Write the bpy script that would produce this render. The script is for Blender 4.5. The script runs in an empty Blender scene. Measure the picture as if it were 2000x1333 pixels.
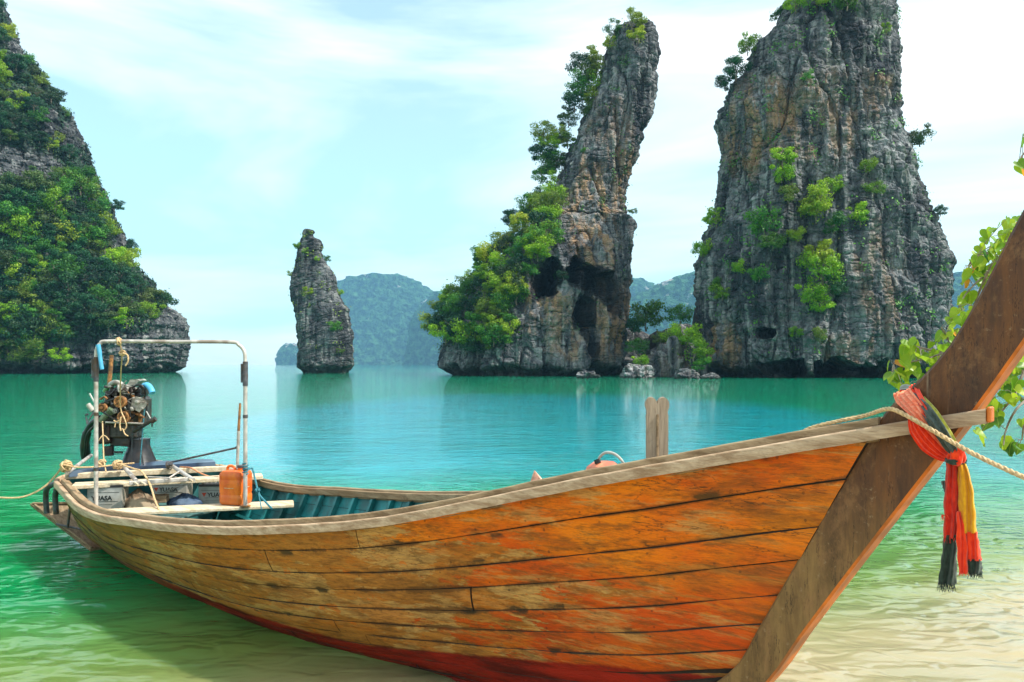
import bpy, math, random
import numpy as np
from mathutils import Vector, Matrix

C = bpy.context.scene.collection
sc = bpy.context.scene
R = math.radians
rng = np.random.default_rng(7)
random.seed(7)

# ------------------------------------------------------------------ camera, sky, sun, exposure
EYE = 1.8            # height of the camera over the water
FPX = 1500.0         # focal length in pixels of a 2000 px wide picture
HZ = 712.0           # image row of the horizon
cam_d = bpy.data.cameras.new('camera'); cam = bpy.data.objects.new('camera', cam_d); C.objects.link(cam)
cam.location = (0, 0, EYE); cam.rotation_euler = (R(90), 0, 0)
cam_d.sensor_width = 36; cam_d.lens = 36*FPX/2000; cam_d.shift_y = (HZ-666.5)/2000
cam_d.clip_start = 0.05; cam_d.clip_end = 30000
sc.camera = cam

SUN = Vector((0.60, -0.16, 0.78)).normalized()
w = bpy.data.worlds.new('World'); sc.world = w; w.use_nodes = True
nt = w.node_tree; nt.nodes.clear()
def wn(t, **k):
    n = nt.nodes.new(t)
    for a, b in k.items(): setattr(n, a, b)
    return n
out = wn('ShaderNodeOutputWorld'); bg = wn('ShaderNodeBackground'); bg.inputs[1].default_value = 0.14
sky = wn('ShaderNodeTexSky', sky_type='NISHITA'); sky.sun_disc = False
sky.sun_elevation = math.asin(SUN.z); sky.sun_rotation = math.atan2(SUN.x, SUN.y)
sky.air_density = 1.0; sky.dust_density = 1.5; sky.ozone_density = 1.0
tint = wn('ShaderNodeMix', data_type='RGBA', blend_type='MULTIPLY'); tint.inputs[0].default_value = 1
tint.inputs[7].default_value = (.95, 1.46, 1.24, 1)
nt.links.new(sky.outputs[0], tint.inputs[6])
tc = wn('ShaderNodeTexCoord'); mp = wn('ShaderNodeMapping'); mp.inputs['Scale'].default_value = (0.7, 0.7, 3.6)
mp.inputs['Location'].default_value = (1.7, .4, .35); mp.inputs['Rotation'].default_value = (0, R(7), 0)
nt.links.new(tc.outputs['Generated'], mp.inputs[0])
n1 = wn('ShaderNodeTexNoise'); n1.inputs['Scale'].default_value = 1.5; n1.inputs['Detail'].default_value = 9
n1.inputs['Roughness'].default_value = .52; n1.inputs['Distortion'].default_value = .5
nt.links.new(mp.outputs[0], n1.inputs['Vector'])
rp = wn('ShaderNodeValToRGB'); rp.color_ramp.elements[0].position = .38; rp.color_ramp.elements[1].position = .62
rp.color_ramp.elements[0].color = (.22, .22, .22, 1)
nt.links.new(n1.outputs[0], rp.inputs[0])
cm = wn('ShaderNodeMix', data_type='RGBA'); cm.inputs[7].default_value = (8.6, 8.9, 8.7, 1)
nt.links.new(rp.outputs[0], cm.inputs[0]); nt.links.new(tint.outputs[2], cm.inputs[6])
nt.links.new(cm.outputs[2], bg.inputs[0]); nt.links.new(bg.outputs[0], out.inputs[0])

sd = bpy.data.lights.new('sun', 'SUN'); sd.energy = 4.6; sd.angle = R(.55); sd.color = (1, .95, .86)
so = bpy.data.objects.new('sun', sd); C.objects.link(so); so.rotation_euler = SUN.to_track_quat('Z', 'Y').to_euler()
so.location = (20, -5, 40)
sc.view_settings.view_transform = 'Standard'; sc.view_settings.look = 'None'
sc.view_settings.exposure = 0.52; sc.view_settings.gamma = 1; sc.view_settings.use_curve_mapping = False
sc.cycles.max_bounces = 6; sc.cycles.volume_bounces = 0; sc.cycles.transparent_max_bounces = 6
sc.cycles.diffuse_bounces = 3; sc.cycles.glossy_bounces = 3; sc.cycles.use_denoising = True
sc.cycles.caustics_reflective = False; sc.cycles.caustics_refractive = False

# ------------------------------------------------------------------ helpers: objects
def tag(o, label=None, cat=None, group=None, kind=None):
    if label: o['label'] = label
    if cat: o['category'] = cat
    if group: o['group'] = group
    if kind: o['kind'] = kind
    return o
def empty(name, loc=(0, 0, 0), rz=0, parent=None):
    o = bpy.data.objects.new(name, None); C.objects.link(o); o.location = loc; o.rotation_euler = (0, 0, rz)
    o.empty_display_size = .1
    if parent: o.parent = parent
    return o
def mesh_np(name, V, F, mats=None, midx=None, smooth=True, attrs=None):
    """V (n,3) F list of equal length rows (array) or list of lists"""
    me = bpy.data.meshes.new(name)
    V = np.asarray(V, np.float32)
    if isinstance(F, np.ndarray):
        k = F.shape[1]; nf = len(F)
        me.vertices.add(len(V)); me.vertices.foreach_set('co', V.ravel())
        me.loops.add(nf*k); me.loops.foreach_set('vertex_index', F.ravel().astype(np.int32))
        me.polygons.add(nf); me.polygons.foreach_set('loop_start', np.arange(0, nf*k, k, dtype=np.int32))
        try: me.polygons.foreach_set('loop_total', np.full(nf, k, np.int32))
        except Exception: pass
        me.update(calc_edges=True)
    else:
        me.from_pydata([tuple(v) for v in V], [], F); me.update()
    for m in (mats or []): me.materials.append(m)
    if midx is not None: me.polygons.foreach_set('material_index', np.asarray(midx, np.int32))
    me.polygons.foreach_set('use_smooth', np.full(len(me.polygons), bool(smooth)))
    for an, av in (attrs or {}).items():
        at = me.attributes.new(an, 'FLOAT', 'POINT'); at.data.foreach_set('value', np.asarray(av, np.float32))
    return me
def link(name, me, parent=None, loc=None):
    o = bpy.data.objects.new(name, me); C.objects.link(o)
    if parent: o.parent = parent
    if loc is not None: o.location = loc
    return o

class MB:
    """collects shapes into one mesh"""
    def __init__(s): s.V = []; s.F = []; s.M = []; s.S = []
    def add(s, V, F, m=0, sm=False):
        b = len(s.V); s.V += [tuple(map(float, v)) for v in V]
        for f in F: s.F.append([i+b for i in f]); s.M.append(m); s.S.append(sm)
    def box(s, c, d, rot=None, m=0, bev=0):
        hx, hy, hz = d[0]/2, d[1]/2, d[2]/2; b = min(bev, hx*.9, hy*.9, hz*.9)
        if b <= 0:
            V = [(x, y, z) for x in (-hx, hx) for y in (-hy, hy) for z in (-hz, hz)]
            F = [(0, 1, 3, 2), (4, 6, 7, 5), (0, 4, 5, 1), (2, 3, 7, 6), (0, 2, 6, 4), (1, 5, 7, 3)]
        else:
            V = []; F = []
            idx = {}
            for sx in (-1, 1):
                for sy in (-1, 1):
                    for sz in (-1, 1):
                        for ax in range(3):
                            p = [sx*(hx-b), sy*(hy-b), sz*(hz-b)]; p[ax] = (sx*hx, sy*hy, sz*hz)[ax]
                            idx[(sx, sy, sz, ax)] = len(V); V.append(tuple(p))
            I = idx
            def q(*k): F.append([I[j] for j in k])
            for t in (-1, 1):
                q((t, -1, -1, 0), (t, 1, -1, 0), (t, 1, 1, 0), (t, -1, 1, 0))
                q((-1, t, -1, 1), (1, t, -1, 1), (1, t, 1, 1), (-1, t, 1, 1))
                q((-1, -1, t, 2), (1, -1, t, 2), (1, 1, t, 2), (-1, 1, t, 2))
            for a in (-1, 1):
                for c_ in (-1, 1):
                    q((a, c_, -1, 0), (a, c_, 1, 0), (a, c_, 1, 1), (a, c_, -1, 1))
                    q((a, -1, c_, 0), (a, 1, c_, 0), (a, 1, c_, 2), (a, -1, c_, 2))
                    q((-1, a, c_, 1), (1, a, c_, 1), (1, a, c_, 2), (-1, a, c_, 2))
                    for e in (-1, 1): F.append([I[(a, c_, e, 0)], I[(a, c_, e, 1)], I[(a, c_, e, 2)]])
        M = rot or Matrix.Identity(3)
        c = Vector(c); s.add([tuple(c + M @ Vector(v)) for v in V], F, m)
    def beam(s, a, b, wd, ht, m=0, bev=.004, up=(0, 0, 1)):
        a = Vector(a); b = Vector(b); x = (b-a); L = x.length; x.normalize()
        y = Vector(up).cross(x).normalized(); z = x.cross(y)
        s.box((a+b)/2, (L, wd, ht), Matrix((x, y, z)).transposed(), m, bev)
    def tube(s, pts, r, n=8, m=0, cap=True, flat=1.0, closed=False):
        P = [Vector(p) for p in pts]; k = len(P)
        rr = r if hasattr(r, '__len__') else [r]*k
        T = []
        for i in range(k):
            if closed: t = P[(i+1) % k]-P[i-1]
            else: t = P[min(i+1, k-1)]-P[max(i-1, 0)]
            T.append(t.normalized() if t.length > 1e-9 else Vector((0, 0, 1)))
        ref = Vector((0, 0, 1)) if abs(T[0].z) < .9 else Vector((1, 0, 0))
        nrm = T[0].cross(ref).normalized(); V = []
        for i in range(k):
            nrm = (nrm - T[i]*nrm.dot(T[i]))
            nrm = nrm.normalized() if nrm.length > 1e-6 else T[i].orthogonal().normalized()
            bn = T[i].cross(nrm)
            for j in range(n):
                a = 2*math.pi*j/n
                V.append(P[i] + nrm*math.cos(a)*rr[i] + bn*math.sin(a)*rr[i]*flat)
        F = []
        for i in range(k if closed else k-1):
            i2 = (i+1) % k
            for j in range(n):
                F.append((i*n+j, i*n+(j+1) % n, i2*n+(j+1) % n, i2*n+j))
        if cap and not closed: F += [tuple(range(n))[::-1], tuple((k-1)*n+j for j in range(n))]
        s.add(V, F, m, True)
    def lathe(s, prof, c=(0, 0, 0), axis=(0, 0, 1), n=20, m=0):
        z = Vector(axis).normalized(); x = z.orthogonal().normalized(); y = z.cross(x); c = Vector(c)
        V = [c + z*h + (x*math.cos(2*math.pi*j/n) + y*math.sin(2*math.pi*j/n))*max(r, 1e-4) for r, h in prof for j in range(n)]
        F = [(i*n+j, i*n+(j+1) % n, (i+1)*n+(j+1) % n, (i+1)*n+j) for i in range(len(prof)-1) for j in range(n)]
        F += [tuple(range(n))[::-1], tuple((len(prof)-1)*n+j for j in range(n))]
        s.add(V, F, m, True)
    def prism(s, poly, d0, d1, fn, m=0, tri=False):
        """poly 2D list extruded between d0 and d1; fn(a,b,d)->3D"""
        n = len(poly); V = [fn(a, b, d0) for a, b in poly] + [fn(a, b, d1) for a, b in poly]
        F = [tuple(range(n)), tuple(range(2*n-1, n-1, -1))] + [(i, n+i, n+(i+1) % n, (i+1) % n) for i in range(n)]
        s.add(V, F, m)
    def build(s, name, mat, parent=None, loc=None):
        import bmesh
        me = bpy.data.meshes.new(name); me.from_pydata(s.V, [], s.F)
        for mm in (mat if isinstance(mat, (list, tuple)) else [mat]): me.materials.append(mm)
        me.polygons.foreach_set('material_index', s.M); me.polygons.foreach_set('use_smooth', s.S)
        bm = bmesh.new(); bm.from_mesh(me); bmesh.ops.recalc_face_normals(bm, faces=bm.faces)
        if any(s.S):
            for e in bm.edges:
                if len(e.link_faces) == 2 and e.calc_face_angle(0) > .9: e.smooth = False
        bm.to_mesh(me); bm.free(); me.update()
        return link(name, me, parent, loc)

def catmull(P, n=8):
    P = [Vector(p) for p in P]; Q = [P[0]*2-P[1]] + P + [P[-1]*2-P[-2]]; o = []
    for i in range(1, len(Q)-2):
        for k in range(n):
            t = k/n; a, b, c, d = Q[i-1], Q[i], Q[i+1], Q[i+2]
            o.append(.5*((2*b) + (c-a)*t + (2*a-5*b+4*c-d)*t*t + (-a+3*b-3*c+d)*t**3))
    o.append(P[-1]); return o

# ------------------------------------------------------------------ helpers: noise (numpy)
_perm = np.random.default_rng(3).permutation(256).astype(np.int64); _perm = np.concatenate([_perm, _perm])
_g = np.random.default_rng(4).normal(size=(256, 3)); _g /= np.linalg.norm(_g, axis=1)[:, None]
def perlin(x, y, z):
    xi = np.floor(x).astype(np.int64); yi = np.floor(y).astype(np.int64); zi = np.floor(z).astype(np.int64)
    xf, yf, zf = x-xi, y-yi, z-zi; xi &= 255; yi &= 255; zi &= 255
    f = lambda t: t*t*t*(t*(t*6-15)+10)
    u, v, w_ = f(xf), f(yf), f(zf)
    def gr(dx, dy, dz):
        h = _perm[_perm[_perm[(xi+dx) & 255] + ((yi+dy) & 255)] + ((zi+dz) & 255)]; g = _g[h]
        return g[..., 0]*(xf-dx) + g[..., 1]*(yf-dy) + g[..., 2]*(zf-dz)
    l = lambda a, b, t: a + t*(b-a)
    return 1.5*l(l(l(gr(0, 0, 0), gr(1, 0, 0), u), l(gr(0, 1, 0), gr(1, 1, 0), u), v),
             l(l(gr(0, 0, 1), gr(1, 0, 1), u), l(gr(0, 1, 1), gr(1, 1, 1), u), v), w_)
def fbm(x, y, z, o=4, g=.5):
    s = 0; a = 1; t = 0
    for i in range(o): s = s + a*perlin(x*2**i+17.3*i, y*2**i-9.1*i, z*2**i+4.7*i); t += a; a *= g
    return s/t
def ridged(x, y, z, o=3):
    s = 0; a = 1; t = 0
    for i in range(o): s = s + a*(1-np.abs(perlin(x*2**i+5.3*i, y*2**i+1.1*i, z*2**i))*2); t += a; a *= .5
    return s/t
def smst(a, b, x):
    t = np.clip((x-a)/(b-a), 0, 1); return t*t*(3-2*t)

# ------------------------------------------------------------------ helpers: materials
class Mat:
    def __init__(s, name, rough=.7, spec=.5):
        s.m = bpy.data.materials.new(name); s.m.use_nodes = True; s.t = s.m.node_tree
        s.b = s.t.nodes['Principled BSDF']; s.b.inputs['Roughness'].default_value = rough
        s.b.inputs['Specular IOR Level'].default_value = spec
        s.o = s.t.nodes['Material Output']; s._tc = None
    def n(s, ty, **k):
        nd = s.t.nodes.new(ty)
        for a, b in k.items(): setattr(nd, a, b)
        return nd
    def L(s, a, b): s.t.links.new(a, b)
    def tc(s, out='Object'):
        if not s._tc: s._tc = s.n('ShaderNodeTexCoord')
        return s._tc.outputs[out]
    def noise(s, scale=1, st=(1, 1, 1), detail=5, rough=.55, dist=0, loc=(0, 0, 0), rot=(0, 0, 0), out='Object', vec=None):
        mp = s.n('ShaderNodeMapping'); mp.inputs['Scale'].default_value = st; mp.inputs['Location'].default_value = loc
        mp.inputs['Rotation'].default_value = rot
        s.L(vec if vec is not None else s.tc(out), mp.inputs[0])
        n = s.n('ShaderNodeTexNoise'); n.inputs['Scale'].default_value = scale; n.inputs['Detail'].default_value = detail
        n.inputs['Roughness'].default_value = rough; n.inputs['Distortion'].default_value = dist
        s.L(mp.outputs[0], n.inputs['Vector']); return n.outputs[0]
    def voro(s, scale=1, st=(1, 1, 1), feat='F1', out='Distance'):
        mp = s.n('ShaderNodeMapping'); mp.inputs['Scale'].default_value = st; s.L(s.tc(), mp.inputs[0])
        n = s.n('ShaderNodeTexVoronoi', feature=feat); n.inputs['Scale'].default_value = scale
        s.L(mp.outputs[0], n.inputs['Vector']); return n.outputs[out]
    def ramp(s, v, a, b, lo=0., hi=1.):
        r = s.n('ShaderNodeMapRange', interpolation_type='SMOOTHSTEP'); s.L(v, r.inputs[0])
        for i, q in enumerate((a, b, lo, hi)): r.inputs[i+1].default_value = q
        return r.outputs[0]
    def mix(s, f, a, b, mode='MIX'):
        m = s.n('ShaderNodeMix', data_type='RGBA', blend_type=mode)
        for v, i in ((f, 0), (a, 6), (b, 7)):
            if isinstance(v, bpy.types.NodeSocket): s.L(v, m.inputs[i])
            elif isinstance(v, (int, float)): m.inputs[i].default_value = v
            else: m.inputs[i].default_value = (*v, 1)
        return m.outputs[2]
    def math(s, op, a, b=0.):
        m = s.n('ShaderNodeMath', operation=op)
        for v, i in ((a, 0), (b, 1)):
            if isinstance(v, bpy.types.NodeSocket): s.L(v, m.inputs[i])
            else: m.inputs[i].default_value = v
        return m.outputs[0]
    def xyz(s, out='Object'):
        n = s.n('ShaderNodeSeparateXYZ'); s.L(s.tc(out), n.inputs[0]); return n.outputs
    def attr(s, name, ty='GEOMETRY'):
        n = s.n('ShaderNodeAttribute', attribute_name=name, attribute_type=ty); return n.outputs['Fac']
    def rnd(s): return s.n('ShaderNodeObjectInfo').outputs['Random']
    def color(s, v):
        if isinstance(v, bpy.types.NodeSocket): s.L(v, s.b.inputs['Base Color'])
        else: s.b.inputs['Base Color'].default_value = (*v, 1)
    def rough(s, v): s.L(v, s.b.inputs['Roughness'])
    def bump(s, h, strength=.5, dist=.02, prev=None):
        b = s.n('ShaderNodeBump'); b.inputs['Strength'].default_value = strength; b.inputs['Distance'].default_value = dist
        s.L(h, b.inputs['Height'])
        if prev: s.L(prev, b.inputs['Normal'])
        s.L(b.outputs[0], s.b.inputs['Normal']); return b.outputs[0]

def plain(name, col, rough=.6, var=.25, scale=30, metal=0, bump=.0, dirt=None):
    m = Mat(name, rough); n = m.noise(scale, detail=4)
    d = tuple(c*(1-var) for c in col); l = tuple(min(1, c*(1+var)) for c in col)
    c = m.mix(m.ramp(n, .35, .65), d, l)
    if dirt: c = m.mix(m.ramp(m.noise(scale*.4, detail=6), .48, .62, 0, .8), c, dirt)
    m.color(c); m.b.inputs['Metallic'].default_value = metal
    m.bump(n, max(bump, .15), .002); return m.m

# ------------------------------------------------------------------ materials
def mat_rock(name, tilt=0.0, warmth=1.0, dark=1.0, BEDB=.28):
    m = Mat(name, .9, .25)
    base = m.mix(m.ramp(m.noise(.16, (1, 1, .7), 8, .62), .36, .64), (.055*dark, .062*dark, .076*dark), (.33*dark, .34*dark, .35*dark))
    blot = m.ramp(m.noise(1.3, (1, 1, .5), 9, .68), .40, .62)
    c = m.mix(blot, m.mix(.62, base, (.028, .032, .042)), base)
    st = m.ramp(m.noise(.55, (1.3, 1.3, .10), 6, .6, .3), .50, .64)
    c = m.mix(m.math('MULTIPLY', st, .65), c, (.36, .36, .35))
    cr = m.ramp(m.noise(.9, (1.2, 1.2, .07), 6, .62, .2, (7, 3, 1)), .51, .62)
    c = m.mix(m.math('MULTIPLY', cr, .82), c, (.025, .028, .034))
    wa = m.attr('warm')
    wn_ = m.ramp(m.noise(.42, (1.2, 1.2, .28), 8, .65, .3, (3, 9, 5)), .42, .60)
    c = m.mix(m.math('MULTIPLY', m.math('MULTIPLY', wa, wn_), .68*warmth), c, (.40, .235, .115))
    gm = m.math('MULTIPLY', m.ramp(m.noise(.5, (1, 1, .6), 8, .7, 0, (11, 2, 8)), .56, .70), .6)
    c = m.mix(gm, c, (.045, .085, .025))
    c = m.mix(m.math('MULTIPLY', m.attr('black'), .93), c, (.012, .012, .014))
    ba = m.attr('tide')
    c = m.mix(m.math('MULTIPLY', ba, .9), c, (.018, .022, .016))
    m.color(c)
    lay = m.noise(1.0, (.25, .25, 3.4), 4, .6, .4, (0, 0, 0), (tilt, tilt, 0))
    h = m.math('ADD', m.math('MULTIPLY', m.noise(2.6, (1, 1, .55), 10, .7), 1.0), m.math('MULTIPLY', m.ramp(lay, .42, .52), BEDB))
    h = m.math('ADD', h, m.math('MULTIPLY', m.ramp(m.voro(.75, (1, 1, .8), 'DISTANCE_TO_EDGE'), 0, .10), .55))
    h = m.math('MULTIPLY', h, m.ramp(m.noise(.13, (1, 1, .6), 4, .6, 0, (2, 2, 2)), .38, .62, .35, 1.1))
    m.bump(h, 1.0, .50)
    return m.m

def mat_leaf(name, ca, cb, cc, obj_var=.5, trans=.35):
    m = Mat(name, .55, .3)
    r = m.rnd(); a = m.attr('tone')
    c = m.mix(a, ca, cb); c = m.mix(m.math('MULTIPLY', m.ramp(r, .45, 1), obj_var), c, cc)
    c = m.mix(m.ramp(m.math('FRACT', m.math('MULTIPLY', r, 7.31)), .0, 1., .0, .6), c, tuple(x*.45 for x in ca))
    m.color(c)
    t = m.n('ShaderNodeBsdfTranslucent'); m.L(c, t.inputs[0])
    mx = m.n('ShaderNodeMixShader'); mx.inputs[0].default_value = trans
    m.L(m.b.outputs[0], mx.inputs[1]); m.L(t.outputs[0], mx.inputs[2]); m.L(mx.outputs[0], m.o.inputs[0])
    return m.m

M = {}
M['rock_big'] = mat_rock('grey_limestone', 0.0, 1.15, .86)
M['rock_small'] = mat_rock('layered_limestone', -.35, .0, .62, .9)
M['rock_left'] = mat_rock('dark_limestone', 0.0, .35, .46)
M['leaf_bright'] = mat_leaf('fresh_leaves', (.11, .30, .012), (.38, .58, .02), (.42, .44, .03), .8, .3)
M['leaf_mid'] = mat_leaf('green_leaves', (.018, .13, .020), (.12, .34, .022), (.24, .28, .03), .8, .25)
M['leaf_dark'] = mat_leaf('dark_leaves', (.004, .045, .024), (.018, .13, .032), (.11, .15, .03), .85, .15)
M['under'] = mat_leaf('undergrowth_leaves', (.004, .032, .018), (.012, .075, .026), (.03, .08, .02), .5, .1)  # very dark: the shade in the gaps between crowns is put into this colour
M['bark'] = plain('bark', (.16, .13, .10), .9, .4, 5)

def mat_water():
    m = Mat('sea_water', .015, .5); m.b.inputs['IOR'].default_value = 1.40
    X, Y, Z = m.xyz('Object')
    warp = m.noise(.16, (1, 1, 1), 4, .55)
    d = m.math('ADD', Y, m.math('MULTIPLY', X, -.42))           # the bottom falls away from the beach towards the left and the back
    d = m.math('ADD', d, m.math('MULTIPLY', m.math('SUBTRACT', warp, .5), 3.2))
    sand, olive, green, jade, far = (.37, .295, .165), (.14, .20, .038), (.0, .205, .055), (.0, .23, .125), (.0, .25, .24)
    c = m.mix(m.ramp(d, 3.9, 5.6), sand, olive)
    c = m.mix(m.ramp(d, 5.0, 7.8), c, green)
    c = m.mix(m.ramp(d, 8, 24), c, jade)
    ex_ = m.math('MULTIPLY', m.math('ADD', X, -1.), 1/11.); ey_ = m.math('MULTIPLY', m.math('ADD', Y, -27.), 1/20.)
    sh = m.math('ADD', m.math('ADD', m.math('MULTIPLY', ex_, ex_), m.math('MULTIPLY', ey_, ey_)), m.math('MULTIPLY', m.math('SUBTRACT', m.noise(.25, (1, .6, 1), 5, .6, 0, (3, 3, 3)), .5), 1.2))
    c = m.mix(m.math('MULTIPLY', m.ramp(sh, 1.4, .4, 0, .9), m.ramp(Y, 9, 14)), c, (.004, .28, .35))            # bright sky reflection in mid-bay, put into the water colour
    c = m.mix(m.ramp(Y, 150, 500), c, far)
    c = m.mix(m.ramp(m.noise(.55, (1, 1, 1), 3, .5), .3, .75, 0, .3), c, (.01, .13, .06))
    m.color(c); m.b.subsurface_method = 'BURLEY'; m.b.inputs['Subsurface Weight'].default_value = 1; m.b.inputs['Subsurface Radius'].default_value = (.5, .8, .7); m.b.inputs['Subsurface Scale'].default_value = .35
    h1 = m.noise(1.15, (1.0, 2.2, 1), 2, .5, .6)
    h2 = m.noise(3.4, (1.0, 1.7, 1), 1, .45, .9, (4, 2, 0), (0, 0, .25))
    h3 = m.noise(.20, (1, 2.2, 1), 3, .5, .3)
    h4 = m.noise(8.5, (1.0, 2.0, 1), 4, .6, .3, (1, 7, 0), (0, 0, -.3))
    h = m.math('ADD', m.math('MULTIPLY', h1, .034), m.math('MULTIPLY', h2, m.math('MULTIPLY', m.ramp(Y, 14, 5, .018, .070), m.ramp(m.noise(.42, (1, .8, 1), 3, .5, 0, (4, 1, 0)), .42, .60, .25, 1.))))
    h = m.math('ADD', h, m.math('ADD', m.math('MULTIPLY', h3, .035), m.math('MULTIPLY', h4, m.ramp(Y, 6, 14, .003, .014))))
    m.bump(h, 1.0, 1.0)
    return m.m
M['water'] = mat_water()

def mat_hull():
    """strakes: worn orange paint over tan wood, olive at the stern, red boot-top below"""
    m = Mat('worn_painted_planks', .55, .22)
    X, Y, Z = m.xyz()
    rnd = m.rnd()
    grain = m.noise(5, (.5, 5, 7), 6, .65, .3)
    fine = m.noise(26, (.25, 3, 4), 5, .7, .2)
    wood = m.mix(m.ramp(grain, .3, .7), (.36, .135, .020), (.66, .30, .052))
    wood = m.mix(m.ramp(fine, .45, .68, 0, .6), wood, (.17, .085, .026))
    # old varnish in brown-orange, peeled in sharp-edged patches down to pale tan wood
    pe = m.ramp(m.noise(.95, (.55, 1.7, 2.1), 13, .70, .25, (8, 1, 4)), .497, .512)
    wood = m.mix(m.math('MULTIPLY', pe, .85), m.mix(.45, wood, (.62, .40, .15)), m.mix(.62, wood, (.40, .125, .012)))
    # stern: olive and lichen-stained
    st = m.ramp(m.math('ADD', X, m.math('MULTIPLY', m.math('SUBTRACT', m.noise(2.2, (1, 1, 1), 8, .7), .5), 4.)), 2.6, .3)
    olive = m.mix(m.ramp(m.noise(7, (1, 2, 2), 7, .7), .38, .62), (.075, .060, .012), (.30, .215, .045))
    wood = m.mix(m.math('MULTIPLY', st, .9), wood, olive)
    # orange paint, mostly forward of the middle, flaked at its edge
    pn = m.noise(1.5, (.55, 2.6, 3.4), 12, .74, .25)
    pk = m.math('ADD', m.math('MULTIPLY', m.math('SUBTRACT', pn, .5), 5.2), m.math('ADD', X, m.math('MULTIPLY', Z, 1.5)))
    edge = m.math('ADD', pk, m.math('MULTIPLY', m.math('SUBTRACT', rnd, .5), 2.2))
    pm = m.ramp(edge, 6.8, 6.85)
    worn = m.ramp(m.noise(2.6, (.35, 2.4, 4.2), 12, .76, .2, (3, 1, 2)), .50, .60, 1, .25)
    hue = m.ramp(m.noise(1.1, (.7, 2, 2.4), 6, .6, 0, (5, 5, 5)), .32, .68)
    paint = m.mix(hue, (.66, .085, .003), (.86, .24, .006))
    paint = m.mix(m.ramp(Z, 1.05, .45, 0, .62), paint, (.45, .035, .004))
    thin = m.mix(m.ramp(m.noise(2.0, (.3, 3, 4.5), 12, .74, 0, (2, 8, 1)), .50, .56), wood, m.mix(.55, wood, (.50, .14, .010)))
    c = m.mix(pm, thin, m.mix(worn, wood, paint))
    flake = m.ramp(m.noise(6.5, (.8, 2, 2), 9, .7, .5, (9, 3, 4)), .595, .615)
    c = m.mix(m.math('MULTIPLY', flake, m.ramp(X, 1, 4, .35, .7)), c, (.66, .15, .006))
    c = m.mix(m.ramp(m.noise(20, (.12, 3, 4.5), 7, .75, .15, (5, 0, 3)), .50, .66, 0, .42), c, (.13, .05, .012))
    # dark bands along the seams and dirty spots at the fastenings
    ed = m.attr('across')
    sn = m.noise(2.4, (1, .4, .4), 7, .65, .3, (1, 1, 6))
    seam = m.math('MULTIPLY', m.ramp(m.math('ADD', ed, m.math('MULTIPLY', m.math('SUBTRACT', sn, .5), .40)), .035, -.045), .85)
    c = m.mix(seam, c, (.055, .024, .010))
    sw = m.ramp(m.math('ADD', ed, m.math('MULTIPLY', m.math('SUBTRACT', m.noise(1.6, (1, .6, .6), 10, .74, .2, (7, 2, 1)), .5), 1.3)), .06, -.04, 0, .75)
    c = m.mix(sw, c, (.10, .042, .014))
    sp = m.voro(3.4, (1, 1.2, 1.6)); spn = m.noise(11, (.6, 1, 1.6), 6, .7)
    spot = m.math('MULTIPLY', m.ramp(m.math('ADD', sp, m.math('MULTIPLY', m.math('SUBTRACT', spn, .5), .75)), .25, .12), m.ramp(ed, .30, .10))
    c = m.mix(m.math('MULTIPLY', spot, .9), c, (.022, .024, .014))
    stain = m.ramp(m.noise(1.7, (.6, 2.0, 2.6), 12, .76, .3, (2, 6, 9)), .47, .66, 0, .72)
    c = m.mix(stain, c, (.13, .055, .014))
    c = m.mix(m.ramp(m.noise(12, (.3, 1.8, 2.6), 10, .78, .2, (8, 8, 2)), .47, .62, 0, .62), c, (.12, .052, .012))
    # red anti-fouling paint below a line that climbs a little to the bow
    bl = m.math('SUBTRACT', Z, m.math('ADD', .12, m.math('MULTIPLY', m.math('MAXIMUM', m.math('SUBTRACT', X, 4.4), 0.), .165)))
    bl = m.math('ADD', bl, m.math('MULTIPLY', m.math('SUBTRACT', m.noise(3.5, (1, 1, 1), 7, .7), .5), .07))
    red = m.mix(m.ramp(m.noise(3.2, (.6, 2, 3), 8, .65), .35, .65), (.10, .008, .004), (.36, .018, .006))
    red = m.mix(m.ramp(m.noise(9, (.35, 1.4, 2), 8, .7, .4, (4, 4, 1)), .62, .70, 0, .7), red, (.12, .13, .06))
    rm = m.math('MULTIPLY', m.ramp(bl, .015, -.01), m.ramp(X, .9, 2.8, .35, 1))
    c = m.mix(rm, c, red)
    fx = m.math('MULTIPLY', m.math('ABSOLUTE', m.math('SUBTRACT', m.math('FRACT', m.math('ADD', m.math('MULTIPLY', X, 3.558), rnd)), .5)), .281)
    fy = m.math('MULTIPLY', m.math('SUBTRACT', ed, .17), .13)
    dn = m.math('SQRT', m.math('ADD', m.math('MULTIPLY', fx, fx), m.math('MULTIPLY', fy, fy)))
    nail = m.ramp(m.math('ADD', dn, m.math('MULTIPLY', m.math('SUBTRACT', m.noise(30, (1, 1, 1), 4), .5), .010)), .0070, .0040, 0, .55)
    nail = m.math('MULTIPLY', nail, m.ramp(m.noise(3.3, (1, 1, 1), 3, .5, 0, (5, 5, 2)), .42, .56))
    ck = m.math('ABSOLUTE', m.math('SUBTRACT', m.noise(1.9, (.22, 3, 5), 6, .62, .15, (4, 4, 7)), .5))
    ck = m.math('MULTIPLY', m.ramp(ck, .0065, .002), m.ramp(m.noise(1.4, (1, 1, 1), 3, .5, 0, (1, 8, 2)), .5, .6, 0, .8))
    c = m.mix(ck, c, (.07, .032, .012))
    c = m.mix(nail, c, (.040, .026, .014))
    m.color(c)
    m.rough(m.ramp(grain, .3, .7, .5, .75))
    hh = m.math('ADD', m.math('ADD', grain, m.math('MULTIPLY', fine, .8)), m.math('MULTIPLY', pm, .15))
    m.bump(hh, .85, .007)
    return m.m
M['hull'] = mat_hull()

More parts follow.
